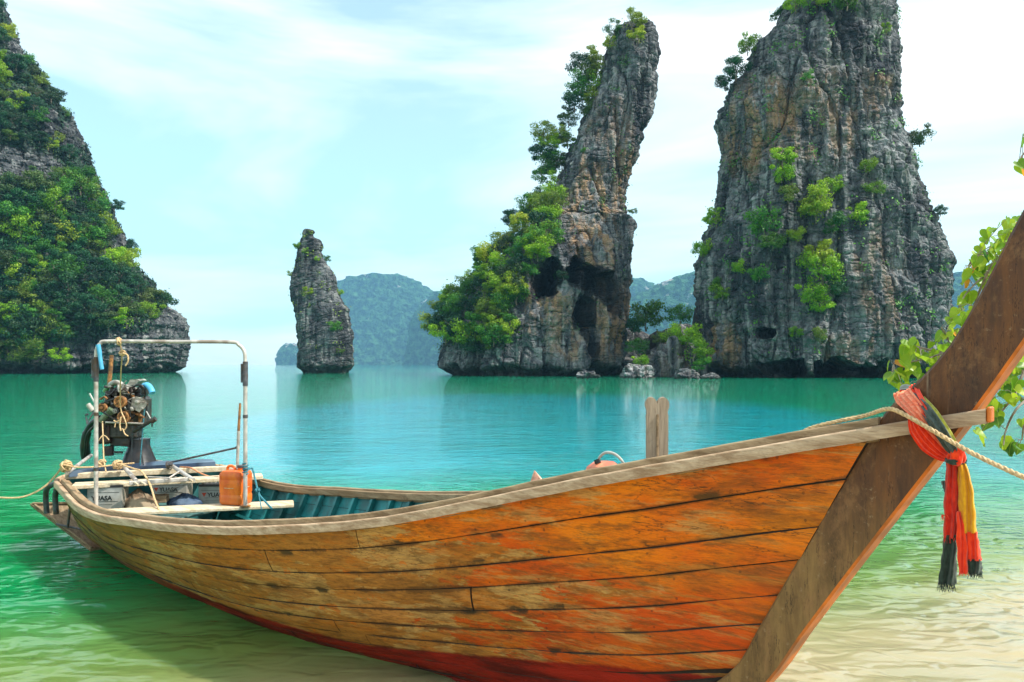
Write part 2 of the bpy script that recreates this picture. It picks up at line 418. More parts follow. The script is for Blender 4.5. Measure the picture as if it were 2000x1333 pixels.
def mat_wood(name, a, b, stain=(.10, .07, .045), st=(.6, 7, 7), rough=.8, amt=.6, scale=4):
    m = Mat(name, rough, .25)
    g = m.noise(scale, st, 7, .7, .35); f = m.noise(scale*7, (st[0]*.6, st[1]*.7, st[2]*.7), 5, .7)
    c = m.mix(m.ramp(g, .34, .66), a, b)
    c = m.mix(m.ramp(f, .5, .75, 0, .55), c, tuple(x*.55 for x in a))
    c = m.mix(m.ramp(m.noise(3.5, (1, 1.5, 1.5), 8, .7, .4, (6, 1, 2)), .56, .70, 0, amt), c, stain)
    m.color(c); m.bump(m.math('ADD', g, f), .6, .006); return m.m
M['rail'] = mat_wood('bleached_rail_wood', (.30, .185, .105), (.58, .42, .28), (.10, .06, .035))
M['coaming'] = mat_wood('brown_coaming_wood', (.20, .125, .065), (.40, .28, .165), (.07, .04, .022))
M['plank'] = mat_wood('pale_deck_plank', (.50, .38, .24), (.70, .58, .42), (.20, .13, .08), amt=.4)
M['post'] = mat_wood('weathered_post_wood', (.22, .16, .115), (.40, .31, .23), (.10, .06, .04), (7, 7, .6))
M['board'] = mat_wood('muddy_board', (.15, .095, .05), (.33, .23, .14), (.05, .03, .02), amt=.7)
M['teal'] = plain('teal_paint', (.012, .16, .165), .55, .35, 6, bump=.3, dirt=(.02, .09, .09))
M['floor'] = plain('dark_bilge_boards', (.05, .12, .11), .7, .4, 6, dirt=(.03, .03, .02))
M['caulk'] = plain('caulking', (.022, .014, .009), .9, .3, 20)
def mat_stem():
    m = Mat('stem_brown_board', .6, .35)
    X, Y, Z = m.xyz()
    g = m.noise(3.2, (5, 3, .8), 9, .72, .3, (0, 0, 0), (0, R(30), 0))
    up = m.mix(m.ramp(g, .3, .7), (.055, .022, .010), (.17, .066, .022))
    lo = m.mix(m.ramp(g, .3, .7), (.11, .058, .02), (.27, .155, .055))
    c = m.mix(m.ramp(m.math('ADD', Z, m.math('MULTIPLY', m.math('SUBTRACT', m.noise(2.2), .5), .6)), 1.45, .85), up, lo)
    drip = m.ramp(m.noise(9, (1.6, 1, .10), 6, .6, .5, (3, 2, 2)), .60, .68, 0, .42)
    c = m.mix(drip, c, (.40, .30, .20))
    c = m.mix(m.ramp(m.noise(7, (1, 1, 1), 9, .72), .5, .72, 0, .65), c, (.045, .024, .012))
    c = m.mix(m.ramp(m.noise(38, (1, 1, 1), 4, .6), .62, .74, 0, .5), c, (.32, .22, .13))
    cr_ = m.math('ABSOLUTE', m.math('SUBTRACT', m.noise(2.4, (4, 2, .45), 7, .66, .2, (2, 2, 5), (0, R(32), 0)), .5))
    c = m.mix(m.math('MULTIPLY', m.ramp(cr_, .006, .0015), .8), c, (.02, .010, .006))
    c = m.mix(m.ramp(m.noise(4.5, (1.5, 1, 1), 11, .78, .3, (6, 6, 6)), .50, .64, 0, .5), c, (.27, .135, .055))
    m.color(c); m.rough(m.ramp(g, .3, .7, .45, .75)); m.bump(m.math('ADD', g, m.noise(30, (1, 1, 1), 6)), .45, .004)
    return m.m
M['stem'] = mat_stem()
M['orange'] = plain('orange_edge_paint', (.50, .125, .010), .5, .35, 9, bump=.3, dirt=(.20, .075, .025))
M['pipe'] = plain('galvanised_pipe', (.50, .46, .42), .5, .2, 14, .35, dirt=(.25, .19, .15))
M['pipe_dark'] = plain('dark_steel', (.10, .10, .11), .5, .3, 25, .5, dirt=(.10, .055, .03))
M['black'] = plain('oily_black_metal', (.018, .018, .02), .35, .4, 20, .2, dirt=(.05, .03, .02))
M['castiron'] = plain('greasy_cast_iron', (.045, .043, .040), .45, .5, 30, .35, dirt=(.08, .05, .028))
M['alu'] = plain('grey_cast_aluminium', (.36, .34, .30), .5, .3, 30, .4, dirt=(.14, .11, .08))
M['rust'] = plain('rusty_pulley', (.33, .15, .05), .7, .4, 40, .2, dirt=(.12, .06, .03))
M['bluepipe'] = plain('blue_plastic', (.08, .38, .62), .35, .12, 10)
M['rope'] = plain('tan_rope', (.56, .38, .20), .85, .25, 90, bump=.5)
M['rope_blue'] = plain('teal_rope', (.03, .16, .20), .8, .3, 60)
M['bluedeck'] = plain('blue_black_wet_deck', (.025, .045, .085), .32, .5, 5, dirt=(.12, .17, .24))
M['battery'] = plain('battery_case_white', (.42, .41, .38), .5, .12, 14, dirt=(.33, .30, .25))
M['battery_side'] = plain('battery_case_side', (.42, .36, .28), .6, .2, 14)
M['print_black'] = plain('black_print', (.015, .015, .015), .6, .05)
M['print_red'] = plain('red_print', (.62, .06, .02), .6, .05)
M['rag'] = plain('brown_rag', (.17, .11, .065), .95, .5, 12, dirt=(.35, .27, .18))
M['bluecloth'] = plain('navy_cloth', (.03, .06, .12), .9, .5, 14, dirt=(.10, .14, .2))
def mat_can():
    m = Mat('orange_plastic', .38, .5); m.b.inputs['Subsurface Weight'].default_value = .15
    m.b.inputs['Subsurface Scale'].default_value = .02
    X, Y, Z = m.xyz()
    c = m.mix(m.ramp(m.noise(9, (1, 1, .5), 6), .35, .7), (.62, .10, .008), (.80, .20, .012))
    c = m.mix(m.ramp(Z, .15, .0, 0, .55), c, (.42, .14, .03))
    c = m.mix(m.ramp(m.noise(20, (1, 1, 1), 7, .7), .58, .72, 0, .5), c, (.30, .10, .03))
    m.color(c); return m.m
M['can'] = mat_can()
def cloth(name, col, dark):
    m = Mat(name, .9, .15); n = m.noise(90, (1, 1, .5), 4); c = m.mix(m.ramp(n, .3, .7), dark, col)
    m.color(c); m.bump(n, .5, .003); m.b.inputs['Sheen Weight'].default_value = .2; return m.m
M['c_red'] = cloth('scarlet_cloth', (.88, .060, .010), (.70, .030, .008))
M['c_deep'] = cloth('deep_red_cloth', (.66, .030, .010), (.45, .014, .006))
M['c_peach'] = cloth('faded_peach_cloth', (.86, .33, .19), (.78, .13, .05))
M['c_slate'] = cloth('slate_green_cloth', (.085, .11, .10), (.035, .05, .045))
M['c_dark'] = cloth('dark_green_cloth', (.035, .058, .045), (.015, .025, .020))
M['c_yellow'] = cloth('ochre_cloth', (.74, .36, .010), (.60, .25, .010))
M['c_olive'] = cloth('yellow_green_cloth', (.42, .40, .05), (.25, .24, .04))

# ------------------------------------------------------------------ setting: water and distant hills
def water():
    # finely divided near the beach with real ripples, coarse to the horizon
    xs = np.concatenate([-np.geomspace(4400, 14, 40), np.linspace(-12, 12, 300), np.geomspace(14, 4400, 40)])
    ys = np.concatenate([[-60, -20, -8, -2], np.linspace(1, 16, 300), np.geomspace(16.3, 4250, 100)])
    Xg, Yg = np.meshgrid(xs, ys); x = Xg.ravel(); y = Yg.ravel()
    fade = np.clip(1-(y-9)/7, 0, 1)*np.clip(1-(np.abs(x)-9)/3, 0, 1)*np.clip((y-1)/.5, 0, 1)
    z = (fbm(x*.9, y*2.2, x*0+.3, 4)*.030 + perlin(x*2.6+y*.6, y*5.5-x*.4, x*0+5)*.011)*fade
    n, k = Xg.shape; i = np.arange(n*k).reshape(n, k)
    F = np.stack([i[:-1, :-1], i[:-1, 1:], i[1:, 1:], i[1:, :-1]], -1).reshape(-1, 4)
    tag(link('sea_water', mesh_np('sea_water', np.stack([x, y, z], -1), F, [M['water']])), kind='structure')
water()
def seabed():
    b = MB(); b.box((0, 2050, -3.6), (8900, 4400, .4)); o = b.build('seabed', plain('sand', (.5, .42, .28)))
    tag(o, kind='structure')
seabed()

def px(x, y, D): return np.array([(x-1000)/FPX*D, D, EYE-(y-HZ)/FPX*D])

class Stack:
    """A limestone stack: rings between a left and a right outline, broken up by flutes, beds and caves."""
    def __init__(s, name, out, D, depth, nc, nr, mat, label=None, cat=None, kind=None, warm=(), caves=(), black=(), amp=1., bed=.3, flute=.6,
                 tilt=0., crown=0., undercut=1., seed=0, power=.8, front=.72, slim=.96):
        out = sorted(out, key=lambda q: -q[0]); Y0 = np.array([q[0] for q in out]); XL = np.array([q[1] for q in out]); XR = np.array([q[2] for q in out])
        fy = (Y0[0]-Y0)/(Y0[0]-Y0[-1]); zz = EYE-(Y0-HZ)/FPX*(D-.7*(depth[0]+(depth[1]-depth[0])*fy)); zz[0] = -2.0
        t = np.linspace(0, 1, nr); zr = zz[0]+(zz[-1]-zz[0])*t
        xl = (np.interp(zr, zz, XL)-1000)/FPX*D; xr = (np.interp(zr, zz, XR)-1000)/FPX*D
        c = (xl+xr)/2; a = (xr-xl)/2*slim; kk = 1-.3*(depth[0]+(depth[1]-depth[0])*t)/D; c = c*kk; a = a*kk
        cap = 5                                    # round the top over
        a[-cap:] *= np.sqrt(np.clip(1-np.linspace(0, 1, cap)**2, .0004, 1))
        dep = np.interp(t, [0, 1], depth) if not callable(depth) else depth(t)
        b = np.minimum(dep, a*1.4+1.0)
        nf = int(nc*front)
        th = np.concatenate([np.linspace(-math.pi-.25, .25, nf, endpoint=False), np.linspace(.25, math.pi-.25, nc-nf, endpoint=False)])
        ct, st_ = np.cos(th), np.sin(th)
        ex = np.sign(ct)*np.abs(ct)**power; ey = np.sign(st_)*np.abs(st_)**power
        X = c[:, None]+a[:, None]*ex[None]; Yw = D+b[:, None]*ey[None]; Z = np.repeat(zr[:, None], nc, 1)
        nx = ct[None]/np.maximum(a[:, None], .5); ny = st_[None]/np.maximum(b[:, None], .5)
        nl = np.hypot(nx, ny); nx = nx/nl; ny = ny/nl
        x, y, z = X+seed*31, Yw, Z
        ed = np.abs(ct)[None]**2                                # keep the outline where it was drawn
        d = fbm(x/11, y/11, z/15, 4)*2.6*amp*(1-.65*ed)
        zt = z + tilt*x
        fl = ridged(x/2.6, y/2.6, z/17, 4); d += (fl-.35)*flute*1.3*amp
        d += -np.exp(-np.abs(perlin(x/4.2, y/4.2, z/26+9))*22)*1.1*flute*amp
        wz = zt + fbm(x/9, y/9, z/9, 2)*1.5
        lay = perlin(x/22, y/22, wz/1.15)+.6*perlin(x/9+7, y/9, wz/.5); d += np.tanh(lay*3.2)*bed*amp
        blk = -np.exp(-np.abs(perlin(x/1.9, y/1.9, zt/1.3+3))*14)*.35 - np.exp(-np.abs(perlin(x/.9+3, y/.9, zt/.8))*10)*.16
        d += blk*amp + fbm(x/.9, y/.9, z/.9, 3)*.22*amp + fbm(x/3.3, y/3.3, z/3.3, 3)*.8*amp
        bmap = np.zeros_like(x); wmap = np.zeros_like(x); proj_x = 1000+FPX*X/Yw; proj_y = HZ+FPX*(EYE-Z)/Yw
        wob = fbm(x/3, y/3, z/3, 3)
        for (cx, cy, rx, ry, dp) in caves:
            q = ((proj_x-cx)/rx)**2+((proj_y-cy)/ry)**2 + wob*2.0 + .7*perlin(x/1.1, y/1.1, z/3.5)
            d -= 2.2*dp*smst(1.1, .82, q)*(st_[None] < .2)
        for (cx, cy, rx, ry, s_) in black:                      # cave darkness put into the colour, plus black mineral streaks round and below
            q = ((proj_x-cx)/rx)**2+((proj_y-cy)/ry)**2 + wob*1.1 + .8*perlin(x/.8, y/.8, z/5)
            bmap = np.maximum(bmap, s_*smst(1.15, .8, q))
        for (cx, cy, rx, ry, s_) in warm:
            q = ((proj_x-cx)/rx)**2+((proj_y-cy)/ry)**2 + wob*.9
            wmap = np.maximum(wmap, s_*smst(1.3, .3, q))
        uc = smst(2.3, .2, z+wob*1.2+.6*ridged(x/2.2, y/2.2, z/20, 2))*undercut
        d -= uc*2.4
        if crown:                                               # tree-crown bumps for far wooded hills
            r_ = 0
            for sc_, am in ((34., 1.), (15., .5)):
                r_ = r_ + am*np.abs(perlin(x/sc_, y/sc_, z/sc_))
            d += (r_*2.2-.4)*crown
        d = np.maximum(d, -a[:, None]*.8)
        X2 = X+nx*d; Y2 = Yw+ny*d; Z2 = Z + fbm(x/2, y/2, z/2, 3)*.3*amp + (crown*1.3*fbm(x/20, y/20, z/20, 2) if crown else 0)
        V = np.stack([X2, Y2, Z2], -1).reshape(-1, 3)
        i = np.arange(nr*nc).reshape(nr, nc); j = np.roll(i, -1, 1)
        F = np.stack([i[:-1], j[:-1], j[1:], i[1:]], -1).reshape(-1, 4)
        tide = smst(2.6, .8, Z+wob*1.6)*.9
        V = np.vstack([V, [[c[-1], D, zr[-1]+.1]]]); ct_ = len(V)-1
        FT = np.stack([i[-1], j[-1], np.full(nc, ct_), np.full(nc, ct_)], -1)
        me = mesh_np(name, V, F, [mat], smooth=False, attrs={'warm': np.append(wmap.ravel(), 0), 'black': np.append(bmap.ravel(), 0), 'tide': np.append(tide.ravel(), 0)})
        s.o = link(name, me); tag(s.o, label, cat, kind=kind)
        capm = [tuple(q[:3]) for q in FT]
        # close the top with a fan as part of the same mesh
        import bmesh
        bm = bmesh.new(); bm.from_mesh(me); bm.verts.ensure_lookup_table()
        for q in capm:
            try: bm.faces.new([bm.verts[int(k)] for k in q])
            except ValueError: pass
        bm.to_mesh(me); bm.free()
        s.P = np.stack([X2, Y2, Z2], -1); s.N = np.stack([np.broadcast_to(nx, X2.shape), np.broadcast_to(ny, X2.shape)], -1)
        s.px = 1000+FPX*X2/Y2; s.py = HZ+FPX*(EYE-Z2)/Y2; s.D = D
        s.front = np.broadcast_to(st_[None] < .25, X2.shape)
        s.fi = np.argwhere(s.front)
    def at(s, x, y):
        """surface point that shows at picture position (x, y)"""
        q = np.where(s.front, (s.px-x)**2+(s.py-y)**2, 1e9) + s.P[..., 1]*.5
        i = np.unravel_index(np.argmin(q), q.shape); return Vector(s.P[i]), s.N[i]

mid_out = [(38, 1215, 1262), (46, 1203, 1272), (55, 1195, 1277), (80, 1188, 1281), (110, 1180, 1281), (150, 1168, 1279), (200, 1150, 1275), (250, 1128, 1258),
           (300, 1105, 1243), (350, 1085, 1225), (380, 1068, 1219), (400, 1060, 1224), (420, 1045, 1243), (450, 1018, 1240), (500, 968, 1237),
           (550, 922, 1237), (600, 886, 1235), (650, 864, 1232), (690, 855, 1229), (710, 852, 1226), (738, 856, 1222)]
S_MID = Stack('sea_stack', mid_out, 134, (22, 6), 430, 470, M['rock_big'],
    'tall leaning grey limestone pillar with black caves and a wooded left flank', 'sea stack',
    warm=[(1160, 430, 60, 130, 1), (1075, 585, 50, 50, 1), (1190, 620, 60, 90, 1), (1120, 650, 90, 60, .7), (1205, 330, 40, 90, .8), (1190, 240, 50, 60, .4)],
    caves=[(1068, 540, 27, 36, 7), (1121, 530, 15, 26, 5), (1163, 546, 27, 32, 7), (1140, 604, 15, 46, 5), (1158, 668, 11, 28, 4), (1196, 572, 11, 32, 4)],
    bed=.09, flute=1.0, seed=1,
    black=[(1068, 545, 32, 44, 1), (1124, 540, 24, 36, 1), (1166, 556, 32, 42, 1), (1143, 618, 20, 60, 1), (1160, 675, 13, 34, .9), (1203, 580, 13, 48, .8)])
right_out = [(-150, 1600, 1690), (-60, 1560, 1738), (0, 1535, 1745), (30, 1520, 1750), (52, 1488, 1752), (80, 1478, 1755), (110, 1470, 1757), (130, 1445, 1760),
             (170, 1425, 1762), (200, 1420, 1763), (250, 1428, 1770), (300, 1422, 1790), (350, 1412, 1800), (400, 1400, 1815), (450, 1385, 1842),
             (500, 1375, 1855), (550, 1373, 1860), (600, 1380, 1860), (650, 1393, 1858), (700, 1394, 1850), (740, 1396, 1845)]
S_RIGHT = Stack('sea_stack', right_out, 112, (14, 8), 520, 520, M['rock_big'],
    'broad grey limestone tower on the right with green shrubs clinging to its face', 'sea stack',
    warm=[(1500, 230, 70, 90, 1), (1640, 190, 110, 60, .7), (1460, 280, 50, 70, .9), (1590, 260, 90, 60, .8), (1415, 680, 32, 60, 1), (1720, 560, 60, 120, .45), (1650, 690, 60, 40, .5)],
    caves=[(1495, 652, 17, 12, 5), (1620, 722, 60, 20, 3.5), (1530, 717, 50, 18, 2.5), (1720, 722, 60, 18, 3)],
    bed=.13, flute=.95, seed=2)
small_out = [(447, 592, 612), (451, 590, 614), (461, 587, 613), (467, 583, 626), (477, 578, 631), (490, 575, 626), (500, 574, 632), (517, 572, 642), (535, 567, 655),
             (553, 563, 658), (569, 562, 660), (582, 562, 666), (593, 566, 671), (603, 571, 681), (619, 574, 682), (640, 575, 686), (658, 576, 689),
             (690, 578, 689), (713, 580, 688), (731, 584, 686)]
S_SMALL = Stack('sea_stack', small_out, 156, (6, 2), 260, 380, M['rock_small'],
    'small slender dark limestone stack with slanting layers standing alone in the bay', 'sea stack',
    bed=.26, flute=.10, tilt=-.30, amp=.5, seed=3, undercut=.45)
left_out = [(-120, -300, -60), (-40, -300, -34), (0, -320, -8), (28, -320, 0), (61, -330, 28), (100, -330, 58), (144, -340, 76), (172, -340, 104), (233, -350, 138), (294, -350, 152),
            (333, -350, 176), (389, -360, 192), (439, -360, 226), (483, -360, 230), (528, -370, 276), (572, -370, 298), (605, -370, 350), (628, -370, 361), (667, -370, 359), (731, -370, 350)]
left_out = [(y_, l_, r_-(12 if y_ < 400 else 20 if y_ < 560 else 30)) for y_, l_, r_ in left_out]
S_LEFT = Stack('limestone_cliff', left_out, 166, (26, 14), 560, 380, M['rock_left'],
    'dark limestone cliff overgrown with trees rising along the left edge', 'cliff', bed=.2, flute=.6, amp=1.3, seed=4, power=.9)

def mat_hill():
    m = Mat('wooded_hill', .9, .1)
    c = m.mix(m.ramp(m.noise(.05, (1, 1, 1), 7, .65), .38, .62), (.006, .045, .028), (.06, .17, .06))
    rock = m.ramp(m.noise(.010, (1, 1, .7), 7, .65, .3, (5, 1, 3)), .60, .64)
    c = m.mix(m.math('MULTIPLY', rock, .95), c, m.mix(m.ramp(m.noise(.2, (1, 1, .3)), .4, .6), (.25, .25, .25), (.55, .50, .44)))
    m.color(c); m.bump(m.noise(.06, (1, 1, 1), 8, .7), 1, 22); return m.m
M['hill'] = mat_hill()
for (o_, D_, dp, lab) in [
    ([(534, 740, 770), (539, 690, 795), (547, 660, 812), (560, 645, 835), (580, 630, 872), (600, 622, 905), (640, 612, 930), (670, 600, 935), (678, 572, 938), (690, 548, 940), (712, 532, 940)], 900, (90, 30), 'rounded wooded hill'),
    ([(672, 553, 572), (684, 546, 600), (695, 539, 640), (712, 534, 700)], 860, (40, 20), 'low point'),
    ([(528, 1352, 1420), (545, 1300, 1500), (560, 1268, 1600), (575, 1235, 1700), (600, 1180, 1800), (712, 1150, 1900)], 620, (60, 30), 'hill'),
    ([(540, 1240, 1252), (560, 1215, 1285), (590, 1190, 1340), (712, 1150, 1400)], 800, (50, 30), 'hill'),
    ([(530, 1850, 1990), (560, 1800, 2080), (600, 1760, 2150), (712, 1700, 2250)], 600, (60, 30), 'hill'),
    ([(566, 850, 900), (580, 835, 960), (620, 800, 1000), (712, 780, 1050)], 700, (50, 30), 'hill')]:
    Stack('hill', o_, D_*3.4, (dp[0]*3, dp[1]*3), 300, 130, M['hill'], kind='structure', amp=4.5*D_/800, bed=0, flute=.2, crown=9*D_/800, undercut=0, seed=5+D_ % 7, power=1.0)

# ------------------------------------------------------------------ vegetation
def crown_mesh(name, mat, seed, n=1500, blobs=9, flatten=.62, size=.17, droop=0.):
    r = np.random.default_rng(seed); c = []
    for i in range(blobs):
        a = r.uniform(0, 6.28); q = math.sqrt(r.uniform(0, 1))*.72
        c.append((q*math.cos(a), q*math.sin(a), .05+r.uniform(-.45, .65)*(1-q*.4), r.uniform(.20, .38)))
    c = np.array(c); k = r.integers(0, blobs, n)
    d = r.normal(size=(n, 3)); d /= np.linalg.norm(d, axis=1)[:, None]; d[:, 2] = d[:, 2]*.7+.25*r.random(n)
    rad = c[k, 3]*(r.uniform(.55, 1.12, n))
    P = c[k, :3] + d*rad[:, None]*np.array([1, 1, flatten]); f_ = r.random(n) < .07; e_ = r.normal(size=(n, 3))*np.array([.30, .30, .24]); P[f_] = e_[f_]
    nn = d+r.normal(size=(n, 3))*.55; nn /= np.linalg.norm(nn, axis=1)[:, None]
    t = np.cross(nn, r.normal(size=(n, 3))); t /= np.linalg.norm(t, axis=1)[:, None]; b = np.cross(nn, t)
    s = size*r.uniform(.35, 1.0, n)[:, None]*.5
    V = np.stack([P-t*s, P+b*s*.55, P+t*s, P-b*s*.55], 1).reshape(-1, 3)
    F = np.arange(4*n).reshape(-1, 4)
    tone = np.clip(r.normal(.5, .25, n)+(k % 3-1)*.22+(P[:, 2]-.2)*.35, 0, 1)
    return mesh_np(name, V, F, [mat], smooth=False, attrs={'tone': np.repeat(tone, 4)})
def trunk_mesh(name, seed):
    r = random.Random(seed); b = MB()
    b.tube([(0, 0, -.55), (.03, .02, -.3), (-.03, 0, -.05), (0, .02, .2)], [.045, .035, .028, .012], 6)
    for i in range(6):
        a = r.uniform(0, 6.28); q = r.uniform(.35, .7)
        b.tube([(0, 0, r.uniform(-.3, .0)), (q*.5*math.cos(a), q*.5*math.sin(a), r.uniform(0, .15)), (q*math.cos(a), q*math.sin(a), r.uniform(.15, .4))], [.02, .013, .005], 4)
    o = b.build('trunk', M['bark']); me = o.data; bpy.data.objects.remove(o); return me
CR = {}
for key in ('bright', 'mid', 'dark'):
    CR[key] = [crown_mesh(f'crown_{key}', M['leaf_'+key], 10+i+len(key)*7, 2400, 11+i*2, .8+.06*i, .135) for i in range(4)]
TR = [trunk_mesh('trunk', i) for i in range(3)]
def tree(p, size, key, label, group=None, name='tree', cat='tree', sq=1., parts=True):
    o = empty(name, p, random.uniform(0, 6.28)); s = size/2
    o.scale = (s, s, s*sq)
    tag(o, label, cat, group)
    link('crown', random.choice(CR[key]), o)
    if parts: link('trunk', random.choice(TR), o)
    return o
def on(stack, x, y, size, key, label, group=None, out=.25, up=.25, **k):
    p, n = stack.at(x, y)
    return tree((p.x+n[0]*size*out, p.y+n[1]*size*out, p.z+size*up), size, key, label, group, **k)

# left cliff
def inside(pts, x, y):
    ys = [q[0] for q in left_out]; return x < np.interp(y, ys, [q[2] for q in left_out])-pts
bare = [(40, 325, 75, 40), (140, 265, 26, 34), (240, 462, 18, 26), (335, 660, 50, 70), (255, 690, 80, 45), (110, 690, 60, 14), (95, 245, 20, 30), (30, 90, 20, 25)]
cand = []; tries = 0
while len(cand) < 215 and tries < 20000:
    tries += 1; x = rng.uniform(-60, 345); y = rng.uniform(25, 705)
    if not inside(2, x, y): continue
    if any(((x-a)/c)**2+((y-b)/d)**2 < 1 for a, b, c, d in bare): continue
    if y > 640 and x > 130: continue
    mind = 17 if y > 330 else 20
    if any((x-a)**2+(y-b)**2 < mind**2 for a, b in cand): continue
    cand.append((x, y))
for x, y in cand:
    sz = rng.uniform(4.2, 8.4)*(1. if y > 330 else .78)
    key = rng.choice(['dark', 'dark', 'dark', 'dark', 'dark', 'mid', 'mid', 'mid', 'dark', 'bright'])
    col = {'dark': 'dark green', 'mid': 'mid green', 'bright': 'yellow-green'}[key]; e_ = np.interp(y, [q[0] for q in left_out], [q[2] for q in left_out])-x
    hb_ = ['near the summit', 'above the bare rock face', 'below the bare rock face', 'halfway up', 'low down', 'above the waterline'][int(np.clip((y-25)/115, 0, 5.9))]
    wh = 'on its edge' if e_ < 40 else ('by the left border' if x < 60 else ('left of centre' if x < 130 else 'right of centre'))
    big = 'large ' if sz > 6.3 else 'small '
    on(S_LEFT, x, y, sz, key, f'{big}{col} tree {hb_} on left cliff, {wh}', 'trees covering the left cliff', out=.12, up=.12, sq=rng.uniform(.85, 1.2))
for x, y, sz, k, lab in [(160, 165, 3.6, 'dark', 'small tree leaning over the shoulder of the left cliff near its summit'), (238, 408, 5.0, 'dark', 'dark tree jutting out from the edge of the left cliff halfway down'),
     (262, 486, 4.4, 'dark', 'palm-like dark tree at the ledge above the lower bulge of the left cliff'), (318, 590, 3.6, 'bright', 'bright bush on top of the bare grey snout of the left cliff'),
     (290, 612, 3.2, 'bright', 'yellow-green bush beside the bare grey snout of the left cliff')]:
    on(S_LEFT, x, y, sz, k, lab, out=.1, up=.3)
# middle stack: wooded left flank
slope = [(y, np.interp(y, [q[0] for q in mid_out], [q[1] for q in mid_out])) for y in range(390, 700, 1)]
cand = []; tries = 0
while len(cand) < 74 and tries < 6000:
    tries += 1; y = rng.uniform(395, 690); xl = np.interp(y, [q[0] for q in slope], [q[1] for q in slope])
    wd = np.interp(y, [390, 450, 520, 600, 690], [35, 70, 110, 125, 150]); x = xl+rng.uniform(-6, 1)*1+rng.uniform(0, 1)**1.4*wd
    if y > 660 and x < 880: continue
    if any((x-a)**2+(y-b)**2 < 15**2 for a, b in cand): continue
    cand.append((x, y))
for x, y in cand:
    key = rng.choice(['bright', 'bright', 'mid', 'mid', 'dark']); col = {'dark': 'dark green', 'mid': 'mid green', 'bright': 'yellow-green'}[key]
    hb_ = ['at the top of', 'halfway down', 'low on'][0 if y < 490 else (1 if y < 600 else 2)]; xl = np.interp(y, [q[0] for q in slope], [q[1] for q in slope]); wh = 'outer edge' if x-xl < 22 else 'rock side'
    on(S_MID, x, y, rng.uniform(3.2, 6.0), key, f'{col} tree {hb_} the leaning pillar flank, {wh}', 'trees on the flank of the leaning pillar', out=.2, up=.2, sq=rng.uniform(.8, 1.2))
for x, y, sz, k, lab in [(1062, 262, 5.0, 'mid', 'topmost tree of the clump halfway up the left edge of the leaning pillar'), (1060, 300, 5.6, 'dark', 'dark central tree of the clump halfway up the leaning pillar'),
      (1090, 268, 4.6, 'bright', 'bright tree of the halfway clump, nearest the rock of the leaning pillar'), (1058, 340, 4.8, 'mid', 'lowest tree of the clump halfway up the leaning pillar'), (1085, 310, 4.6, 'mid', 'tree behind the dark one in the halfway clump of the leaning pillar'),
      (1135, 128, 5.2, 'dark', 'topmost dark tree of the upper clump on the leaning pillar'), (1165, 135, 4.8, 'mid', 'tree of the upper clump nearest the summit of the leaning pillar'), (1138, 165, 5.4, 'mid', 'large middle tree of the upper clump on the leaning pillar'),
      (1150, 188, 4.6, 'bright', 'bright tree in the lower half of the upper clump on the leaning pillar'), (1122, 205, 4.6, 'dark', 'lowest tree of the upper clump hanging off the leaning pillar'), (1098, 400, 4.4, 'bright', 'tree at the very top of the wooded flank of the leaning pillar'),
      (1108, 275, 4.6, 'mid', 'green tree of the halfway clump rooted at the rock edge of the leaning pillar'), (1098, 318, 4.6, 'dark', 'dark tree low in the halfway clump at the rock edge of the leaning pillar'), (1088, 355, 4.6, 'bright', 'yellow-green tree between the halfway clump and the wooded flank of the pillar'), (1150, 215, 4.4, 'mid', 'green tree at the foot of the upper clump, on the rock of the pillar'), (1110, 235, 4.4, 'dark', 'dark tree between the two clumps on the left edge of the leaning pillar'),
      (1078, 285, 4.6, 'bright', 'yellow-green tree in the centre of the halfway clump of the leaning pillar'), (1072, 325, 4.4, 'mid', 'green tree low in the halfway clump, against the rock of the leaning pillar'), (1068, 372, 4.2, 'mid', 'green tree filling the gap under the halfway clump of the leaning pillar'),
      (1150, 148, 4.6, 'mid', 'green tree in the centre of the upper clump of the leaning pillar'), (1128, 185, 4.6, 'mid', 'green tree at the outer edge of the upper clump of the leaning pillar'), (1152, 112, 4.2, 'bright', 'yellow-green tree at the top of the upper clump of the leaning pillar'),
      (1168, 160, 4.4, 'bright', 'yellow-green tree of the upper clump lying against the leaning pillar'), (842, 632, 4.6, 'bright', 'outermost yellow-green tree low on the flank of the leaning pillar'), (862, 600, 4.6, 'mid', 'green tree above the outermost one on the flank of the leaning pillar'),
      (1035, 402, 5., 'mid', 'broad green tree near the top of the wooded flank of the leaning pillar'), (1000, 428, 4.8, 'dark', 'dark tree against the sky near the top of the wooded flank of the pillar'), (975, 470, 4.8, 'bright', 'yellow-green tree against the sky on the upper flank of the pillar'), (945, 505, 5., 'mid', 'green tree against the sky halfway down the flank of the pillar')]:
    tree(px(x, y, 132), sz*1.1, k, lab)
for x, y, sz, k, lab in [(1235, 55, 5.2, 'bright', 'largest yellow-green bush crowning the summit of the leaning pillar'), (1207, 66, 4.0, 'mid', 'bush at the left corner of the summit of the leaning pillar'), (1200, 92, 3.4, 'bright', 'bush just below the left corner of the summit of the leaning pillar'), (1245, 82, 4.2, 'bright', 'bush below the largest one on the summit of the leaning pillar')]:
    on(S_MID, x, y, sz, k, lab, name='bush', cat='bush', out=.2, up=.1)
for x, y, sz, k, lab in [(1100, 548, 2.6, 'dark', 'dark green bush between the black caves of the leaning pillar'), (1240, 412, 1.8, 'mid', 'small bush on the notch at the right edge of the leaning pillar'),
      (955, 655, 5.2, 'bright', 'spreading tree above the waterline at the foot of the leaning pillar'), (1142, 300, 1.4, 'mid', 'tiny bush high on the face of the leaning pillar')]:
    on(S_MID, x, y, sz, k, lab, name='bush' if sz < 3 else 'tree', cat='bush' if sz < 3 else 'tree')
